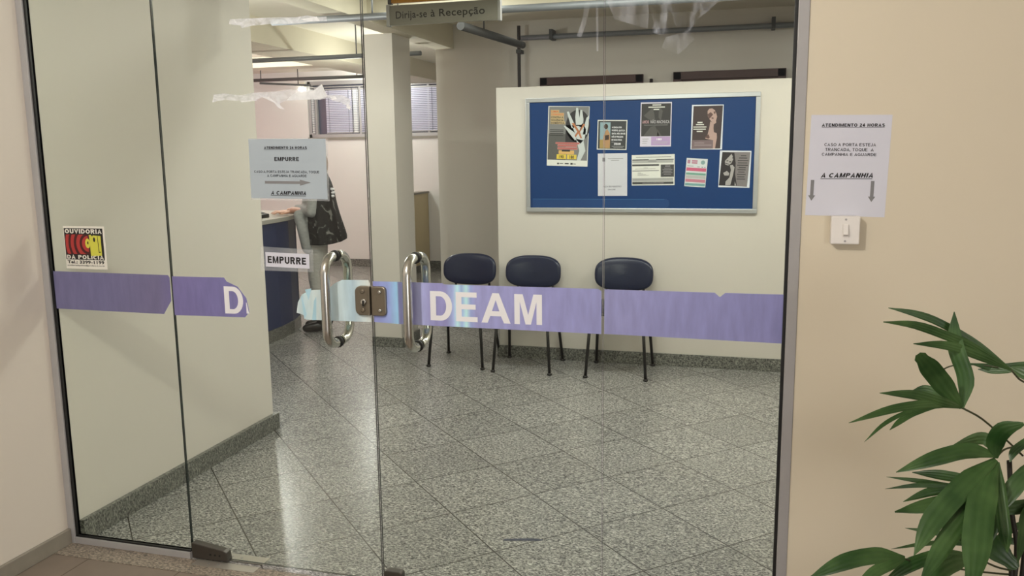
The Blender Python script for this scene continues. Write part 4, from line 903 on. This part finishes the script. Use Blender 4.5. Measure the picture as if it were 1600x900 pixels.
# ---- far windows and blinds
M_night = pbr('window_pane', (70, 74, 92), 0.12, spec=0.7)
M_blind = pbr('blind_slats', (206, 206, 226), 0.5)
M_blind_d = pbr('blind_cord', (90, 92, 110), 0.6)
def farwin(name, x0, x1, mull):
    f = MB()
    for q in ((x0, x1, WZ0, WZ0 + 0.055), (x0, x1, WZ1 - 0.05, WZ1), (x0, x0 + 0.045, WZ0, WZ1), (x1 - 0.045, x1, WZ0, WZ1)): f.box(q[0], q[1], 10.31, 10.37, q[2], q[3])
    f.box(x0 + 0.045, x1 - 0.045, 10.315, 10.36, WZ1 - 0.085, WZ1 - 0.07)
    o = struct(f.build(name, M_alud, bevel=0.002))
    MB().box(x0 + 0.045, x1 - 0.045, 10.375, 10.385, WZ0 + 0.055, WZ1 - 0.05).build('pane', M_night, o)
    for x in mull: MB().box(x - 0.014, x + 0.014, 10.325, 10.37, WZ0 + 0.055, WZ1 - 0.085).build('mullion', M_alud, o)
    MB().box(x0 - 0.01, x1 + 0.01, 10.285, 10.31, WZ0 - 0.02, WZ0 + 0.012).build('sill', M_skirt_out, o)
    return o
w3 = farwin('window_3', A0, A1, (-5.615, -4.975))
w4 = farwin('window_4', B0, B1, (-4.02,))
def blind(x0, x1, z0, z1, label, mat=M_blind, nsl=24):
    t = thing('venetian_blind', label, 'blind', ((x0 + x1) / 2, 10.33, z1), 'venetian blinds in the far windows')
    b = MB(); p = (z1 - z0) / nsl
    for i in range(nsl):
        z = z0 + p * (i + 0.5)
        b.box(x0, x1, 10.318, 10.3195, z - 0.41 * p, z + 0.41 * p, Matrix.Rotation(0.35, 3, 'X'))
    b.build('slats', mat, t)
    MB().box(x0, x1, 10.312, 10.330, z1, z1 + 0.02).build('head_rail', M_alud, t)
    MB().box(x0, x1, 10.312, 10.324, z0 - 0.012, z0).build('bottom_rail', M_alud, t)
    for x in (x0 + 0.12 * (x1 - x0), x0 + 0.88 * (x1 - x0)): MB().tube([(x, 10.312, z0), (x, 10.312, z1)], 0.002, 6).build('cord', M_blind_d, t)
    return t
M_blind2 = pbr('blind_slats_white', (236, 238, 240), 0.5)
blind(-5.675, -5.632, WZ0 + 0.07, WZ1 - 0.12, 'narrow white blind strip at the left end of the far left window', M_blind2)
blind(-5.46, -5.085, WZ0 + 0.075, WZ1 - 0.12, 'wide lavender blind beside the dark bare pane in the far left window')
blind(-5.075, -4.995, WZ0 + 0.075, WZ1 - 0.12, 'slim white blind strip beside the right mullion of the far left window', M_blind2)
blind(-4.955, -4.775, WZ0 + 0.075, WZ1 - 0.12, 'lavender blind behind the door gap at the right end of the far left window')
blind(-4.44, -3.90, WZ0 + 0.08, WZ1 - 0.12, 'lavender blind right of the column in the far right window')
wl = thing('wall_lamp', 'small lit square wall lamp left of the far office window', 'lamp', (-5.77, 10.30, 2.39))
MB().box(-5.81, -5.73, 10.255, 10.30, 2.37, 2.43).build('housing', M_ceil, wl, bevel=0.004)
MB().ball((-5.77, 10.235, 2.335), 0.035).build('bulb', M_bulb, wl)
MB().tube([(-5.77, 10.28, 2.37), (-5.77, 10.235, 2.36)], 0.012, 10).build('holder', M_ceil, wl)
def bulb(x, y, label, z=CZ, watt=30):
    t = thing('ceiling_bulb', label, 'lamp', (x, y, z), 'bare ceiling bulbs')
    MB().lathe([(0.035, 0), (0.035, -0.012), (0.02, -0.02), (0.018, -0.045)], (x, y, z), 'z', 16).build('holder', M_ceil, t)
    lamp('bulb_light', (x, y, z - 0.20), watt, (1.0, 0.985, 0.97), 0.05)
    MB().lathe([(0.014, 0.0), (0.026, -0.025), (0.033, -0.05), (0.030, -0.072), (0.018, -0.088), (0.004, -0.093)], (x, y, z - 0.043), 'z', 18).build('bulb', M_bulb, t)
    return t
p = at(383, 74, 7.55); bulb(p.x, 7.55, 'lit bare bulb at the edge of the left wall near the pink wall', p.z + 0.09, 40)
p = at(571, 115, 9.8); bulb(p.x, 9.8, 'lit bare bulb beside the left edge of the column', p.z + 0.09, 22)

# ---- reception counter, curved plan
cp = [(-3.692, 4.6), (-3.692, 5.3), (-3.694, 5.77), (-3.705, 6.06), (-3.735, 6.30), (-3.80, 6.52), (-3.90, 6.68), (-4.04, 6.80), (-4.22, 6.88), (-4.45, 6.90)]
inn = [(-4.45, 6.40), (-4.30, 6.36), (-4.20, 6.25), (-4.17, 6.0), (-4.16, 5.3), (-4.16, 4.6)]
rc = thing('reception_counter', 'navy reception counter with a curved end and granite plinth behind the left wall', 'counter', (-3.95, 5.8, 0))
MB().prism([Vector((x, y, 0.10)) for x, y in cp + inn], (0, 0, 0.855)).build('body', M_counter, rc)
def offs(pts, d):
    out = []
    for i, p in enumerate(pts):
        a = Vector(pts[max(i - 1, 0)]); c = Vector(pts[min(i + 1, len(pts) - 1)]); t = (c - a).normalized(); out.append((p[0] + t.y * d, p[1] - t.x * d))
    return out
MB().prism([Vector((x, y, 0.0)) for x, y in offs(cp, 0.012) + inn], (0, 0, 0.10)).build('plinth', M_gran, rc)
MB().prism([Vector((x, y, 0.955)) for x, y in offs(cp, 0.02) + inn], (0, 0, 0.035)).build('worktop', M_top, rc, bevel=0.004)
MB().prism([Vector((x, y, 0.10)) for x, y in offs(cp[5:8], 0.006) + [cp[7], cp[6], cp[5]]], (0, 0, 0.85)).build('end_strip', pbr('counter_edge', (24, 28, 46), 0.4), rc)
tp = thing('desk_telephone', 'black desk telephone on the near end of the reception counter', 'telephone', (-3.90, 6.02, 0.99))
MB().prism([Vector((-4.02, 5.93, 0.99)), Vector((-3.80, 5.93, 0.99)), Vector((-3.80, 5.93, 1.02)), Vector((-4.02, 5.93, 1.07))], (0, 0.2, 0)).build('base', M_rubber, tp, bevel=0.006)
MB().tube([(-3.98, 5.965, 1.095), (-3.93, 5.965, 1.105), (-3.85, 5.965, 1.080), (-3.81, 5.965, 1.065)], [0.026, 0.017, 0.017, 0.026], 12).build('handset', M_rubber, tp)
MB().prism([Vector((-3.93, 6.02, 1.0515)), Vector((-3.83, 6.02, 1.0292)), Vector((-3.83, 6.10, 1.0292)), Vector((-3.93, 6.10, 1.0515))], (0, 0, 0.004)).build('keypad', M_arrow, tp)
pt = thing('printer', 'black office printer on the counter half hidden by the door notice', 'printer', (-4.12, 6.26, 0.99))
MB().box(-4.22, -4.02, 6.16, 6.36, 0.99, 1.12).build('body', pbr('printer_black', (34, 34, 36), 0.4), pt, bevel=0.012)
MB().prism([Vector((-4.02, 6.18, 1.02)), Vector((-3.95, 6.18, 0.998)), Vector((-3.95, 6.18, 1.006)), Vector((-4.02, 6.18, 1.03))], (0, 0.15, 0)).build('paper_tray', M_pipe_d, pt)
MB().box(-4.022, -4.015, 6.18, 6.34, 1.07, 1.10).build('control_strip', M_arrow, pt)

# ---- person at the counter
def blob(parts, name, mat, parent=None, vox=0.007, org=None, sm=6):
    """tapered limbs and balls merged into one continuous surface"""
    b = MB()
    for p in parts:
        if p[0] == 'c':
            pts, rr = p[1], p[2]
            P_ = []; R_ = []
            for i in range(len(pts) - 1):
                a, c = Vector(pts[i]), Vector(pts[i + 1]); n = max(2, int((c - a).length / 0.025))
                for k in range(n): P_.append(a.lerp(c, k / n)); R_.append(rr[i] + (rr[i + 1] - rr[i]) * k / n)
            P_.append(Vector(pts[-1])); R_.append(rr[-1])
            b.tube(P_, R_, 14)
            for q, r in ((pts[0], rr[0]), (pts[-1], rr[-1])): b.ball(q, r * 0.99, n=12)
            for q, r in zip(pts[1:-1], rr[1:-1]): b.ball(q, r * 0.99, n=12)
        else: b.ball(p[1], 1.0, p[2], 20)
    o = b.build(name, mat, parent, org)
    m = o.modifiers.new('remesh', 'REMESH'); m.mode = 'VOXEL'; m.voxel_size = vox; m.use_smooth_shade = True
    s = o.modifiers.new('smooth', 'SMOOTH'); s.iterations = sm; s.factor = 0.5
    return o
M_skin = pbr('skin', (206, 160, 136), 0.5, var=0.03)
px, py = -3.545, 6.46
hand = []
hx, hy, hz = px - 0.26, py + 0.03, 1.045      # near hand on the counter edge (the figure is turned below)
body_parts = [
  ('s', (px - 0.02, py, 0.92), (0.125, 0.16, 0.14)), ('s', (px - 0.01, py, 1.10), (0.105, 0.14, 0.16)), ('s', (px, py, 1.25), (0.105, 0.16, 0.14)),
  ('c', [(px + 0.01, py - 0.16, 1.335), (px + 0.01, py + 0.16, 1.335)], [0.055, 0.055]),
  ('c', [(px + 0.005, py, 1.33), (px - 0.02, py, 1.44)], [0.062, 0.052]),
  ('s', (px - 0.035, py, 1.525), (0.095, 0.075, 0.105)), ('s', (px - 0.06, py, 1.475), (0.06, 0.052, 0.06)),
  ('c', [(px - 0.128, py, 1.535), (px - 0.140, py, 1.508)], [0.011, 0.016]),
  ('s', (px - 0.112, py, 1.478), (0.012, 0.024, 0.006)), ('s', (px - 0.112, py, 1.468), (0.012, 0.022, 0.006)),
  ('s', (px - 0.02, py - 0.077, 1.515), (0.018, 0.010, 0.030)), ('s', (px - 0.02, py + 0.077, 1.515), (0.018, 0.010, 0.030)),
  ('s', (px - 0.120, py - 0.030, 1.535), (0.008, 0.014, 0.007)), ('s', (px - 0.120, py + 0.030, 1.535), (0.008, 0.014, 0.007)),
  ('c', [(px - 0.01, py - 0.085, 0.88), (px - 0.03, py - 0.085, 0.47), (px + 0.0, py - 0.085, 0.09)], [0.085, 0.055, 0.038]),
  ('c', [(px - 0.01, py + 0.085, 0.88), (px - 0.02, py + 0.085, 0.47), (px + 0.02, py + 0.085, 0.09)], [0.085, 0.055, 0.038]),
  ('c', [(px + 0.02, py - 0.085, 0.05), (px - 0.14, py - 0.09, 0.03)], [0.035, 0.025]),
  ('c', [(px + 0.04, py + 0.085, 0.05), (px - 0.12, py + 0.09, 0.03)], [0.035, 0.025]),
  ('c', [(px + 0.01, py - 0.19, 1.325), (px - 0.04, py - 0.215, 1.06), (hx + 0.055, hy + 0.0, hz + 0.02)], [0.048, 0.040, 0.026]),
  ('c', [(px + 0.01, py + 0.19, 1.325), (px - 0.06, py + 0.22, 1.06), (px - 0.24, py + 0.20, 1.045)], [0.048, 0.040, 0.026]),
]
for (x, y, z) in ((hx, hy, hz), (px - 0.28, py + 0.20, 1.04)):
    body_parts.append(('s', (x, y, z), (0.045, 0.036, 0.015)))
    for k, ln in enumerate((0.060, 0.072, 0.076, 0.066)):
        dy = -0.028 + 0.0187 * k
        body_parts.append(('c', [(x - 0.035, y + dy, z), (x - 0.035 - ln * 0.55, y + dy * 1.15, z + 0.004), (x - 0.035 - ln, y + dy * 1.2, z - 0.012)], [0.0088, 0.0082, 0.0068]))
    body_parts.append(('c', [(x + 0.015, y - 0.03, z - 0.002), (x - 0.012, y - 0.056, z - 0.006), (x - 0.040, y - 0.060, z - 0.010)], [0.0105, 0.0095, 0.0078]))
pe = blob(body_parts, 'person', M_skin, None, 0.006, (px, py, 0), 3)
tag(pe, 'person in a long black floral jacket and pale jeans standing at the reception counter', 'person')
def kimono():
    m = bpy.data.materials.new('black_floral_cloth'); m.use_nodes = True
    nt = m.node_tree; N = nt.nodes; L = nt.links; b = N['Principled BSDF']; b.inputs['Roughness'].default_value = 0.8
    tc = N.new('ShaderNodeTexCoord'); nz = N.new('ShaderNodeTexNoise'); nz.inputs['Scale'].default_value = 11; nz.inputs['Detail'].default_value = 3; nz.inputs['Distortion'].default_value = 1.5
    L.new(tc.outputs['Object'], nz.inputs['Vector'])
    r = N.new('ShaderNodeValToRGB'); e = r.color_ramp.elements; e[0].position = 0.545; e[0].color = lin((14, 14, 14)); e[1].position = 0.66; e[1].color = lin((120, 120, 116))
    x = e.new(0.60); x.color = lin((40, 42, 40))
    L.new(nz.outputs['Fac'], r.inputs['Fac']); L.new(r.outputs['Color'], b.inputs['Base Color'])
    return m
M_kim = kimono()
M_jean = pbr('pale_jeans', (176, 174, 168), 0.8, var=0.12, scale=14, bump=0.5, bscale=22, stretch=(1, 1, 3))
M_grey = pbr('grey_blouse', (150, 152, 150), 0.8, var=0.25, scale=22, bump=0.4, bscale=30, stretch=(1, 1, 2))
blob([('s', (px - 0.02, py, 0.92), (0.14, 0.175, 0.13)),
      ('c', [(px - 0.01, py - 0.085, 0.88), (px - 0.03, py - 0.085, 0.47), (px, py - 0.085, 0.17)], [0.100, 0.070, 0.056]),
      ('c', [(px - 0.01, py + 0.085, 0.88), (px - 0.02, py + 0.085, 0.47), (px + 0.02, py + 0.085, 0.17)], [0.100, 0.070, 0.056])], 'jeans', M_jean, pe, 0.008)
blob([('s', (px - 0.012, py, 1.10), (0.115, 0.15, 0.17)), ('s', (px, py, 1.25), (0.115, 0.17, 0.15)), ('s', (px - 0.02, py, 0.98), (0.142, 0.176, 0.09)), ('c', [(px + 0.01, py - 0.16, 1.335), (px + 0.01, py + 0.16, 1.335)], [0.064, 0.064]),
      ('c', [(px + 0.01, py - 0.19, 1.325), (px - 0.04, py - 0.215, 1.06), (hx + 0.10, hy - 0.005, hz + 0.025)], [0.060, 0.052, 0.040]),
      ('c', [(px - 0.15, py - 0.14, 1.03), (px - 0.12, py - 0.15, 0.90), (px - 0.09, py - 0.13, 0.74)], [0.045, 0.048, 0.05]),
      ('c', [(px + 0.01, py + 0.19, 1.325), (px - 0.06, py + 0.22, 1.06), (px - 0.16, py + 0.21, 1.05)], [0.060, 0.052, 0.040])], 'blouse', M_grey, pe, 0.008)
# open jacket: rings from shoulder to hem, opening towards the counter
rows = []
for z, rx, ry, cx, op in ((1.40, 0.070, 0.10, 0.015, 50), (1.37, 0.085, 0.19, 0.015, 46), (1.30, 0.118, 0.245, 0.015, 44), (1.20, 0.130, 0.255, 0.025, 42), (1.10, 0.140, 0.26, 0.03, 40), (1.00, 0.155, 0.262, 0.04, 38), (0.90, 0.170, 0.265, 0.055, 36), (0.80, 0.180, 0.265, 0.065, 34)):
    row = []
    for k in range(33):
        a = math.radians(180 + op + (360 - 2 * op) * k / 32)
        wv_ = 1 + 0.03 * math.sin(k * 1.9) * (1.4 - z) * 1.6
        hem = 0.03 * math.sin(a * 1.0 + 0.6) if z < 0.85 else 0
        row.append(Vector((px + cx + rx * wv_ * math.cos(a), py + ry * wv_ * math.sin(a), z + hem)))
    rows.append(row)
b = MB(); b.grid(rows)
k = b.build('jacket', M_kim, pe)
sd = k.modifiers.new('cloth', 'SOLIDIFY'); sd.thickness = 0.006
sb = k.modifiers.new('round', 'SUBSURF'); sb.levels = 1; sb.render_levels = 2
# white blossom on the jacket's back
b = MB()
for a in range(0, 360, 60):
    c = Vector((px + 0.125, py - 0.15, 1.215)); ca, sa = math.cos(math.radians(a)), math.sin(math.radians(a))
    b.ball(c + Vector((0.012 * ca, -0.02 * ca, 0.034 * sa)), 1.0, (0.018, 0.016, 0.012), 10)
b.build('white_blossom', M_white, k)
blob([('s', (px - 0.015, py, 1.540), (0.105, 0.086, 0.105)), ('s', (px + 0.045, py, 1.46), (0.065, 0.085, 0.12)), ('c', [(px + 0.05, py, 1.44), (px + 0.07, py - 0.01, 1.37)], [0.055, 0.03])], 'hair', pbr('light_brown_hair', (150, 112, 74), 0.5, var=0.3, scale=40, stretch=(1, 1, 0.1)), pe, 0.008)
hr = [c for c in pe.children if c.name.startswith('hair')][0]
for dx, dy in ((0.0, -0.088), (0.02, 0.088)):
    blob([('c', [(px + dx + 0.03, py + dy, 0.055), (px + dx - 0.06, py + dy, 0.045), (px + dx - 0.14, py + dy, 0.035)], [0.043, 0.042, 0.033]), ('c', [(px + dx + 0.0, py + dy, 0.09), (px + dx + 0.0, py + dy, 0.20)], [0.046, 0.05])], 'shoe', pbr('black_shoe', (24, 22, 22), 0.3), pe, 0.006)

pe.rotation_euler = (0, 0, math.radians(28))
pe.scale = (1, 1, 0.972)

# ---- lady palm in front of the right wall
M_leaf = bpy.data.materials.new('palm_leaf'); M_leaf.use_nodes = True
nt = M_leaf.node_tree; bs_ = nt.nodes['Principled BSDF']
bs_.inputs['Roughness'].default_value = 0.36; bs_.inputs['Specular IOR Level'].default_value = 0.5
uvn = nt.nodes.new('ShaderNodeUVMap'); uvn.uv_map = 'leaf'
wv_ = nt.nodes.new('ShaderNodeTexWave'); wv_.bands_direction = 'X'; wv_.inputs['Scale'].default_value = 1.1; wv_.inputs['Distortion'].default_value = 0.4
nt.links.new(uvn.outputs[0], wv_.inputs['Vector'])
nz_ = nt.nodes.new('ShaderNodeTexNoise'); nz_.inputs['Scale'].default_value = 14
tcn = nt.nodes.new('ShaderNodeTexCoord'); nt.links.new(tcn.outputs['Object'], nz_.inputs['Vector'])
ad = nt.nodes.new('ShaderNodeMath'); ad.operation = 'MULTIPLY_ADD'; ad.inputs[1].default_value = 0.05; nt.links.new(wv_.outputs['Fac'], ad.inputs[0]); nt.links.new(nz_.outputs['Fac'], ad.inputs[2])
rp = nt.nodes.new('ShaderNodeValToRGB'); e = rp.color_ramp.elements
e[0].position = 0.35; e[0].color = lin((32, 64, 25)); e[1].position = 0.85; e[1].color = lin((76, 106, 58)); nt.links.new(ad.outputs[0], rp.inputs['Fac'])
nt.links.new(rp.outputs['Color'], bs_.inputs['Base Color'])
bpn = nt.nodes.new('ShaderNodeBump'); bpn.inputs['Strength'].default_value = 0.16; bpn.inputs['Distance'].default_value = 0.004; nt.links.new(wv_.outputs['Fac'], bpn.inputs['Height']); nt.links.new(bpn.outputs[0], bs_.inputs['Normal'])
M_stem = pbr('palm_stem', (58, 62, 36), 0.5, var=0.2, scale=20)
M_cane = pbr('palm_cane', (34, 30, 22), 0.6, var=0.3, scale=30)
def bez(P_, n):
    out = []
    for i in range(n + 1):
        t = i / n; q = [p.copy() for p in P_]
        while len(q) > 1: q = [q[k].lerp(q[k + 1], t) for k in range(len(q) - 1)]
        out.append(q[0])
    return out
def through(pts, n=14):
    """smooth path through the points (Catmull-Rom)"""
    P_ = [pts[0] * 2 - pts[1]] + pts + [pts[-1] * 2 - pts[-2]]; out = []
    m = max(2, n // (len(pts) - 1))
    for i in range(1, len(P_) - 2):
        for k in range(m):
            t = k / m; a, b_, c, d = P_[i - 1], P_[i], P_[i + 1], P_[i + 2]
            out.append(0.5 * ((2 * b_) + (c - a) * t + (2 * a - 5 * b_ + 4 * c - d) * t * t + (3 * b_ - 3 * c + d - a) * t ** 3))
    out.append(pts[-1]); return out
def blade(b, pts, wmax, fold=0.35, blunt=0.15, uvl=None, twist=0.0):
    path = through(pts, 16); n = len(path) - 1; rows = []
    for i, p in enumerate(path):
        s = i / n
        t = (path[min(i + 1, n)] - path[max(i - 1, 0)]).normalized()
        view = (p - EYE).normalized()
        side = t.cross(view).normalized()
        side = Matrix.Rotation(twist, 3, t) @ side
        nor = t.cross(side).normalized()
        if nor.dot(view) > 0: nor = -nor
        wdt = wmax * 0.5 * (min(1, 0.25 + s * 2.6) if s < 0.3 else 1.0) * (1.0 if s < 0.62 else max(blunt * (1 if s < 0.999 else 0.4), (1 - ((s - 0.62) / 0.38) ** 1.8)))
        rows.append([p - side * wdt, p - side * wdt * 0.5 + nor * wdt * fold * 0.4, p + nor * wdt * fold * 0.15, p + side * wdt * 0.5 + nor * wdt * fold * 0.4, p + side * wdt])
    vs = b.grid(rows, True)
    if uvl is not None:
        idx = {v: (j, i) for i, row in enumerate(vs) for j, v in enumerate(row)}
        for row in vs:
            for v in row:
                for f in v.link_faces:
                    for l in f.loops:
                        if l.vert in idx: l[uvl].uv = (idx[l.vert][0] / 4.0, idx[l.vert][1] / 16.0)
palm = thing('potted_palm', 'green lady palm with fan leaves in front of the right wall at the lower right', 'plant', (0.60, 2.05, 0))
POT = Vector((0.60, 2.05, 0))
MB().lathe([(0.12, 0.0), (0.13, 0.01), (0.165, 0.25), (0.175, 0.26), (0.175, 0.29), (0.16, 0.29), (0.155, 0.25), (0.02, 0.25)], POT, 'z', 32).build('pot', pbr('clay_pot', (128, 84, 62), 0.7, var=0.1), palm)
MB().lathe([(0.155, 0.235), (0.15, 0.26), (0.06, 0.268), (0.01, 0.27)], POT, 'z', 24).build('soil', pbr('soil', (48, 38, 30), 0.9, var=0.3, scale=50, bump=0.6), palm)
canes = [[(1577, 720), (1581, 800), (1588, 880)], [(1568, 800), (1572, 850), (1580, 890)], [(1612, 690), (1604, 800), (1598, 890)]]
for cn in canes:
    pts = [at(x, y, 2.05) for x, y in cn] + [POT + Vector((random.uniform(-.05, .05), random.uniform(-.05, .05), 0.26))]
    MB().tube(through(pts, 14), [0.0045] * 4 + [0.006] * 30 if False else 0.0055, 8).build('cane', M_cane, palm)
def leaf(hub, Yh, segs, pet=None):
    """one fan leaf: hub pixel at depth Yh; segs = (path pixels, tip depth, width in metres, blunt)"""
    b = MB(); uvl = b.bm.loops.layers.uv.new('leaf')
    H_ = at(hub[0], hub[1], Yh)
    for path, Yt, wd_, bl in segs:
        n = len(path)
        pts = [at(x, y, Yh + (Yt - Yh) * i / (n - 1)) for i, (x, y) in enumerate(path)]
        blade(b, pts, wd_, uvl=uvl, blunt=bl, twist=random.uniform(-0.1, 0.1))
    o = b.build('leaf', M_leaf, palm)
    if pet:
        pts = [at(x, y, Y) for x, y, Y in pet]
        MB().tube(through([H_] + pts, 12), 0.0022, 6).build('petiole', M_stem, o)
    return o
leaf((1503, 637), 1.98, [
    ([(1503, 637), (1509, 592), (1493, 540), (1491, 487)], 2.02, 0.034, 0.12),
    ([(1503, 637), (1473, 600), (1452, 574), (1434, 553)], 1.90, 0.043, 0.62),
    ([(1503, 637), (1475, 629), (1430, 617), (1374, 614)], 1.86, 0.021, 0.12),
    ([(1503, 637), (1455, 631), (1395, 639), (1326, 661)], 1.80, 0.018, 0.15),
    ([(1480, 636), (1430, 640), (1385, 660), (1350, 691)], 1.84, 0.009, 0.1),
    ([(1462, 637), (1432, 644), (1408, 657), (1390, 672)], 1.90, 0.013, 0.2),
    ([(1500, 634), (1468, 616), (1446, 609), (1426, 610)], 2.10, 0.022, 0.2)], [(1535, 655, 2.0), (1575, 690, 2.03), (1598, 712, 2.05)])
leaf((1580, 578), 2.06, [
    ([(1580, 578), (1530, 540), (1470, 505), (1430, 490), (1388, 481)], 2.0, 0.017, 0.25),
    ([(1580, 578), (1525, 545), (1480, 525), (1430, 508), (1380, 503)], 1.92, 0.020, 0.25),
    ([(1580, 578), (1530, 556), (1480, 540), (1427, 537)], 1.95, 0.020, 0.25)], [(1592, 592, 2.07), (1612, 612, 2.08), (1612, 690, 2.06)])
leaf((1596, 578), 2.25, [([(1640, 572), (1600, 572), (1560, 575), (1515, 568)], 2.28, 0.022, 0.3), ([(1600, 575), (1560, 579), (1528, 577)], 2.28, 0.016, 0.3), ([(1580, 574), (1605, 585), (1630, 600)], 2.2, 0.03, 0.3)], [(1618, 600, 2.2), (1612, 690, 2.06)])
tag_ = MB().tube(through([at(1470, 579, 2.3), at(1490, 571, 2.29), at(1530, 570, 2.28), at(1560, 574, 2.26)], 12), 0.0018, 6).build('petiole', M_stem, palm)
leaf((1557, 714), 1.98, [
    ([(1556, 716), (1555, 692), (1568, 672), (1600, 662)], 1.90, 0.036, 0.4),
    ([(1556, 712), (1515, 704), (1465, 715), (1400, 738)], 1.88, 0.034, 0.12),
    ([(1558, 708), (1546, 690), (1530, 685), (1490, 695)], 2.05, 0.028, 0.1),
    ([(1556, 718), (1510, 755), (1460, 810), (1428, 868)], 1.80, 0.046, 0.08),
    ([(1556, 720), (1520, 785), (1475, 850), (1436, 915)], 1.76, 0.038, 0.25),
    ([(1556, 722), (1535, 780), (1526, 850), (1518, 925)], 1.72, 0.056, 0.5),
    ([(1558, 722), (1557, 770), (1548, 820), (1540, 858)], 1.90, 0.036, 0.12),
    ([(1559, 722), (1562, 770), (1570, 830), (1574, 864)], 1.84, 0.026, 0.25)], [(1570, 702, 2.0), (1592, 697, 2.05), (1612, 695, 2.06)])
leaf((1540, 765), 2.16, [
    ([(1540, 765), (1490, 760), (1440, 752), (1385, 745)], 2.12, 0.012, 0.15),
    ([(1540, 765), (1500, 762), (1440, 758), (1383, 764)], 2.10, 0.012, 0.15),
    ([(1540, 765), (1500, 764), (1455, 768), (1411, 784)], 2.10, 0.022, 0.12),
    ([(1540, 768), (1500, 778), (1450, 790), (1398, 800)], 2.05, 0.034, 0.25),
    ([(1540, 762), (1510, 750), (1470, 742), (1425, 738)], 2.2, 0.025, 0.15)], [(1560, 790, 2.12), (1576, 840, 2.08)])
leaf((1566, 858), 2.1, [
    ([(1560, 855), (1510, 843), (1460, 832), (1414, 825)], 2.06, 0.013, 0.15),
    ([(1560, 858), (1500, 849), (1450, 849), (1392, 858)], 2.0, 0.011, 0.12),
    ([(1545, 855), (1565, 838), (1590, 822), (1625, 812)], 2.1, 0.016, 0.15),
    ([(1545, 850), (1575, 845), (1600, 850), (1640, 865)], 2.1, 0.016, 0.15)], [(1578, 880, 2.08)])
leaf((1412, 873), 1.84, [
    ([(1414, 872), (1370, 868), (1320, 878), (1262, 905)], 1.72, 0.034, 0.2),
    ([(1414, 873), (1390, 882), (1365, 895), (1335, 918)], 1.74, 0.024, 0.2)], [(1440, 880, 1.9), (1520, 892, 2.0), (1580, 898, 2.05)])
leaf((1520, 868), 1.94, [
    ([(1520, 868), (1470, 868), (1425, 882), (1375, 915)], 1.82, 0.028, 0.2),
    ([(1515, 870), (1480, 866), (1440, 872), (1400, 880)], 1.94, 0.02, 0.2),
    ([(1520, 872), (1490, 878), (1465, 895), (1450, 925)], 1.84, 0.04, 0.3)], [(1555, 885, 2.0), (1582, 892, 2.05)])
leaf((1625, 722), 2.0, [
    ([(1630, 720), (1605, 740), (1582, 765), (1566, 800)], 1.94, 0.036, 0.15),
    ([(1625, 680), (1605, 690), (1585, 705), (1578, 722)], 1.96, 0.018, 0.3)], [(1620, 760, 2.04)])
leaf((1630, 792), 2.02, [
    ([(1640, 786), (1610, 790), (1580, 794), (1556, 796)], 1.98, 0.03, 0.4),
    ([(1640, 770), (1605, 800), (1598, 840), (1590, 880)], 1.9, 0.02, 0.2),
    ([(1535, 870), (1545, 850), (1560, 862), (1590, 888)], 1.98, 0.05, 0.6)], [(1620, 830, 2.04)])

# ---- scuff on the floor tiles
tag(MB().prism([Vector((-0.896, 2.975, 0.0003)), Vector((-0.752, 3.010, 0.0003)), Vector((-0.745, 3.024, 0.0003)), Vector((-0.80, 3.021, 0.0003)), Vector((-0.895, 2.990, 0.0003))], (0, 0, 0.0004)).build('floor_scuff', pbr('dark_scuff', (52, 56, 74), 0.5)), 'short dark blue scuff mark on the granite floor inside the right glass door', 'stain')
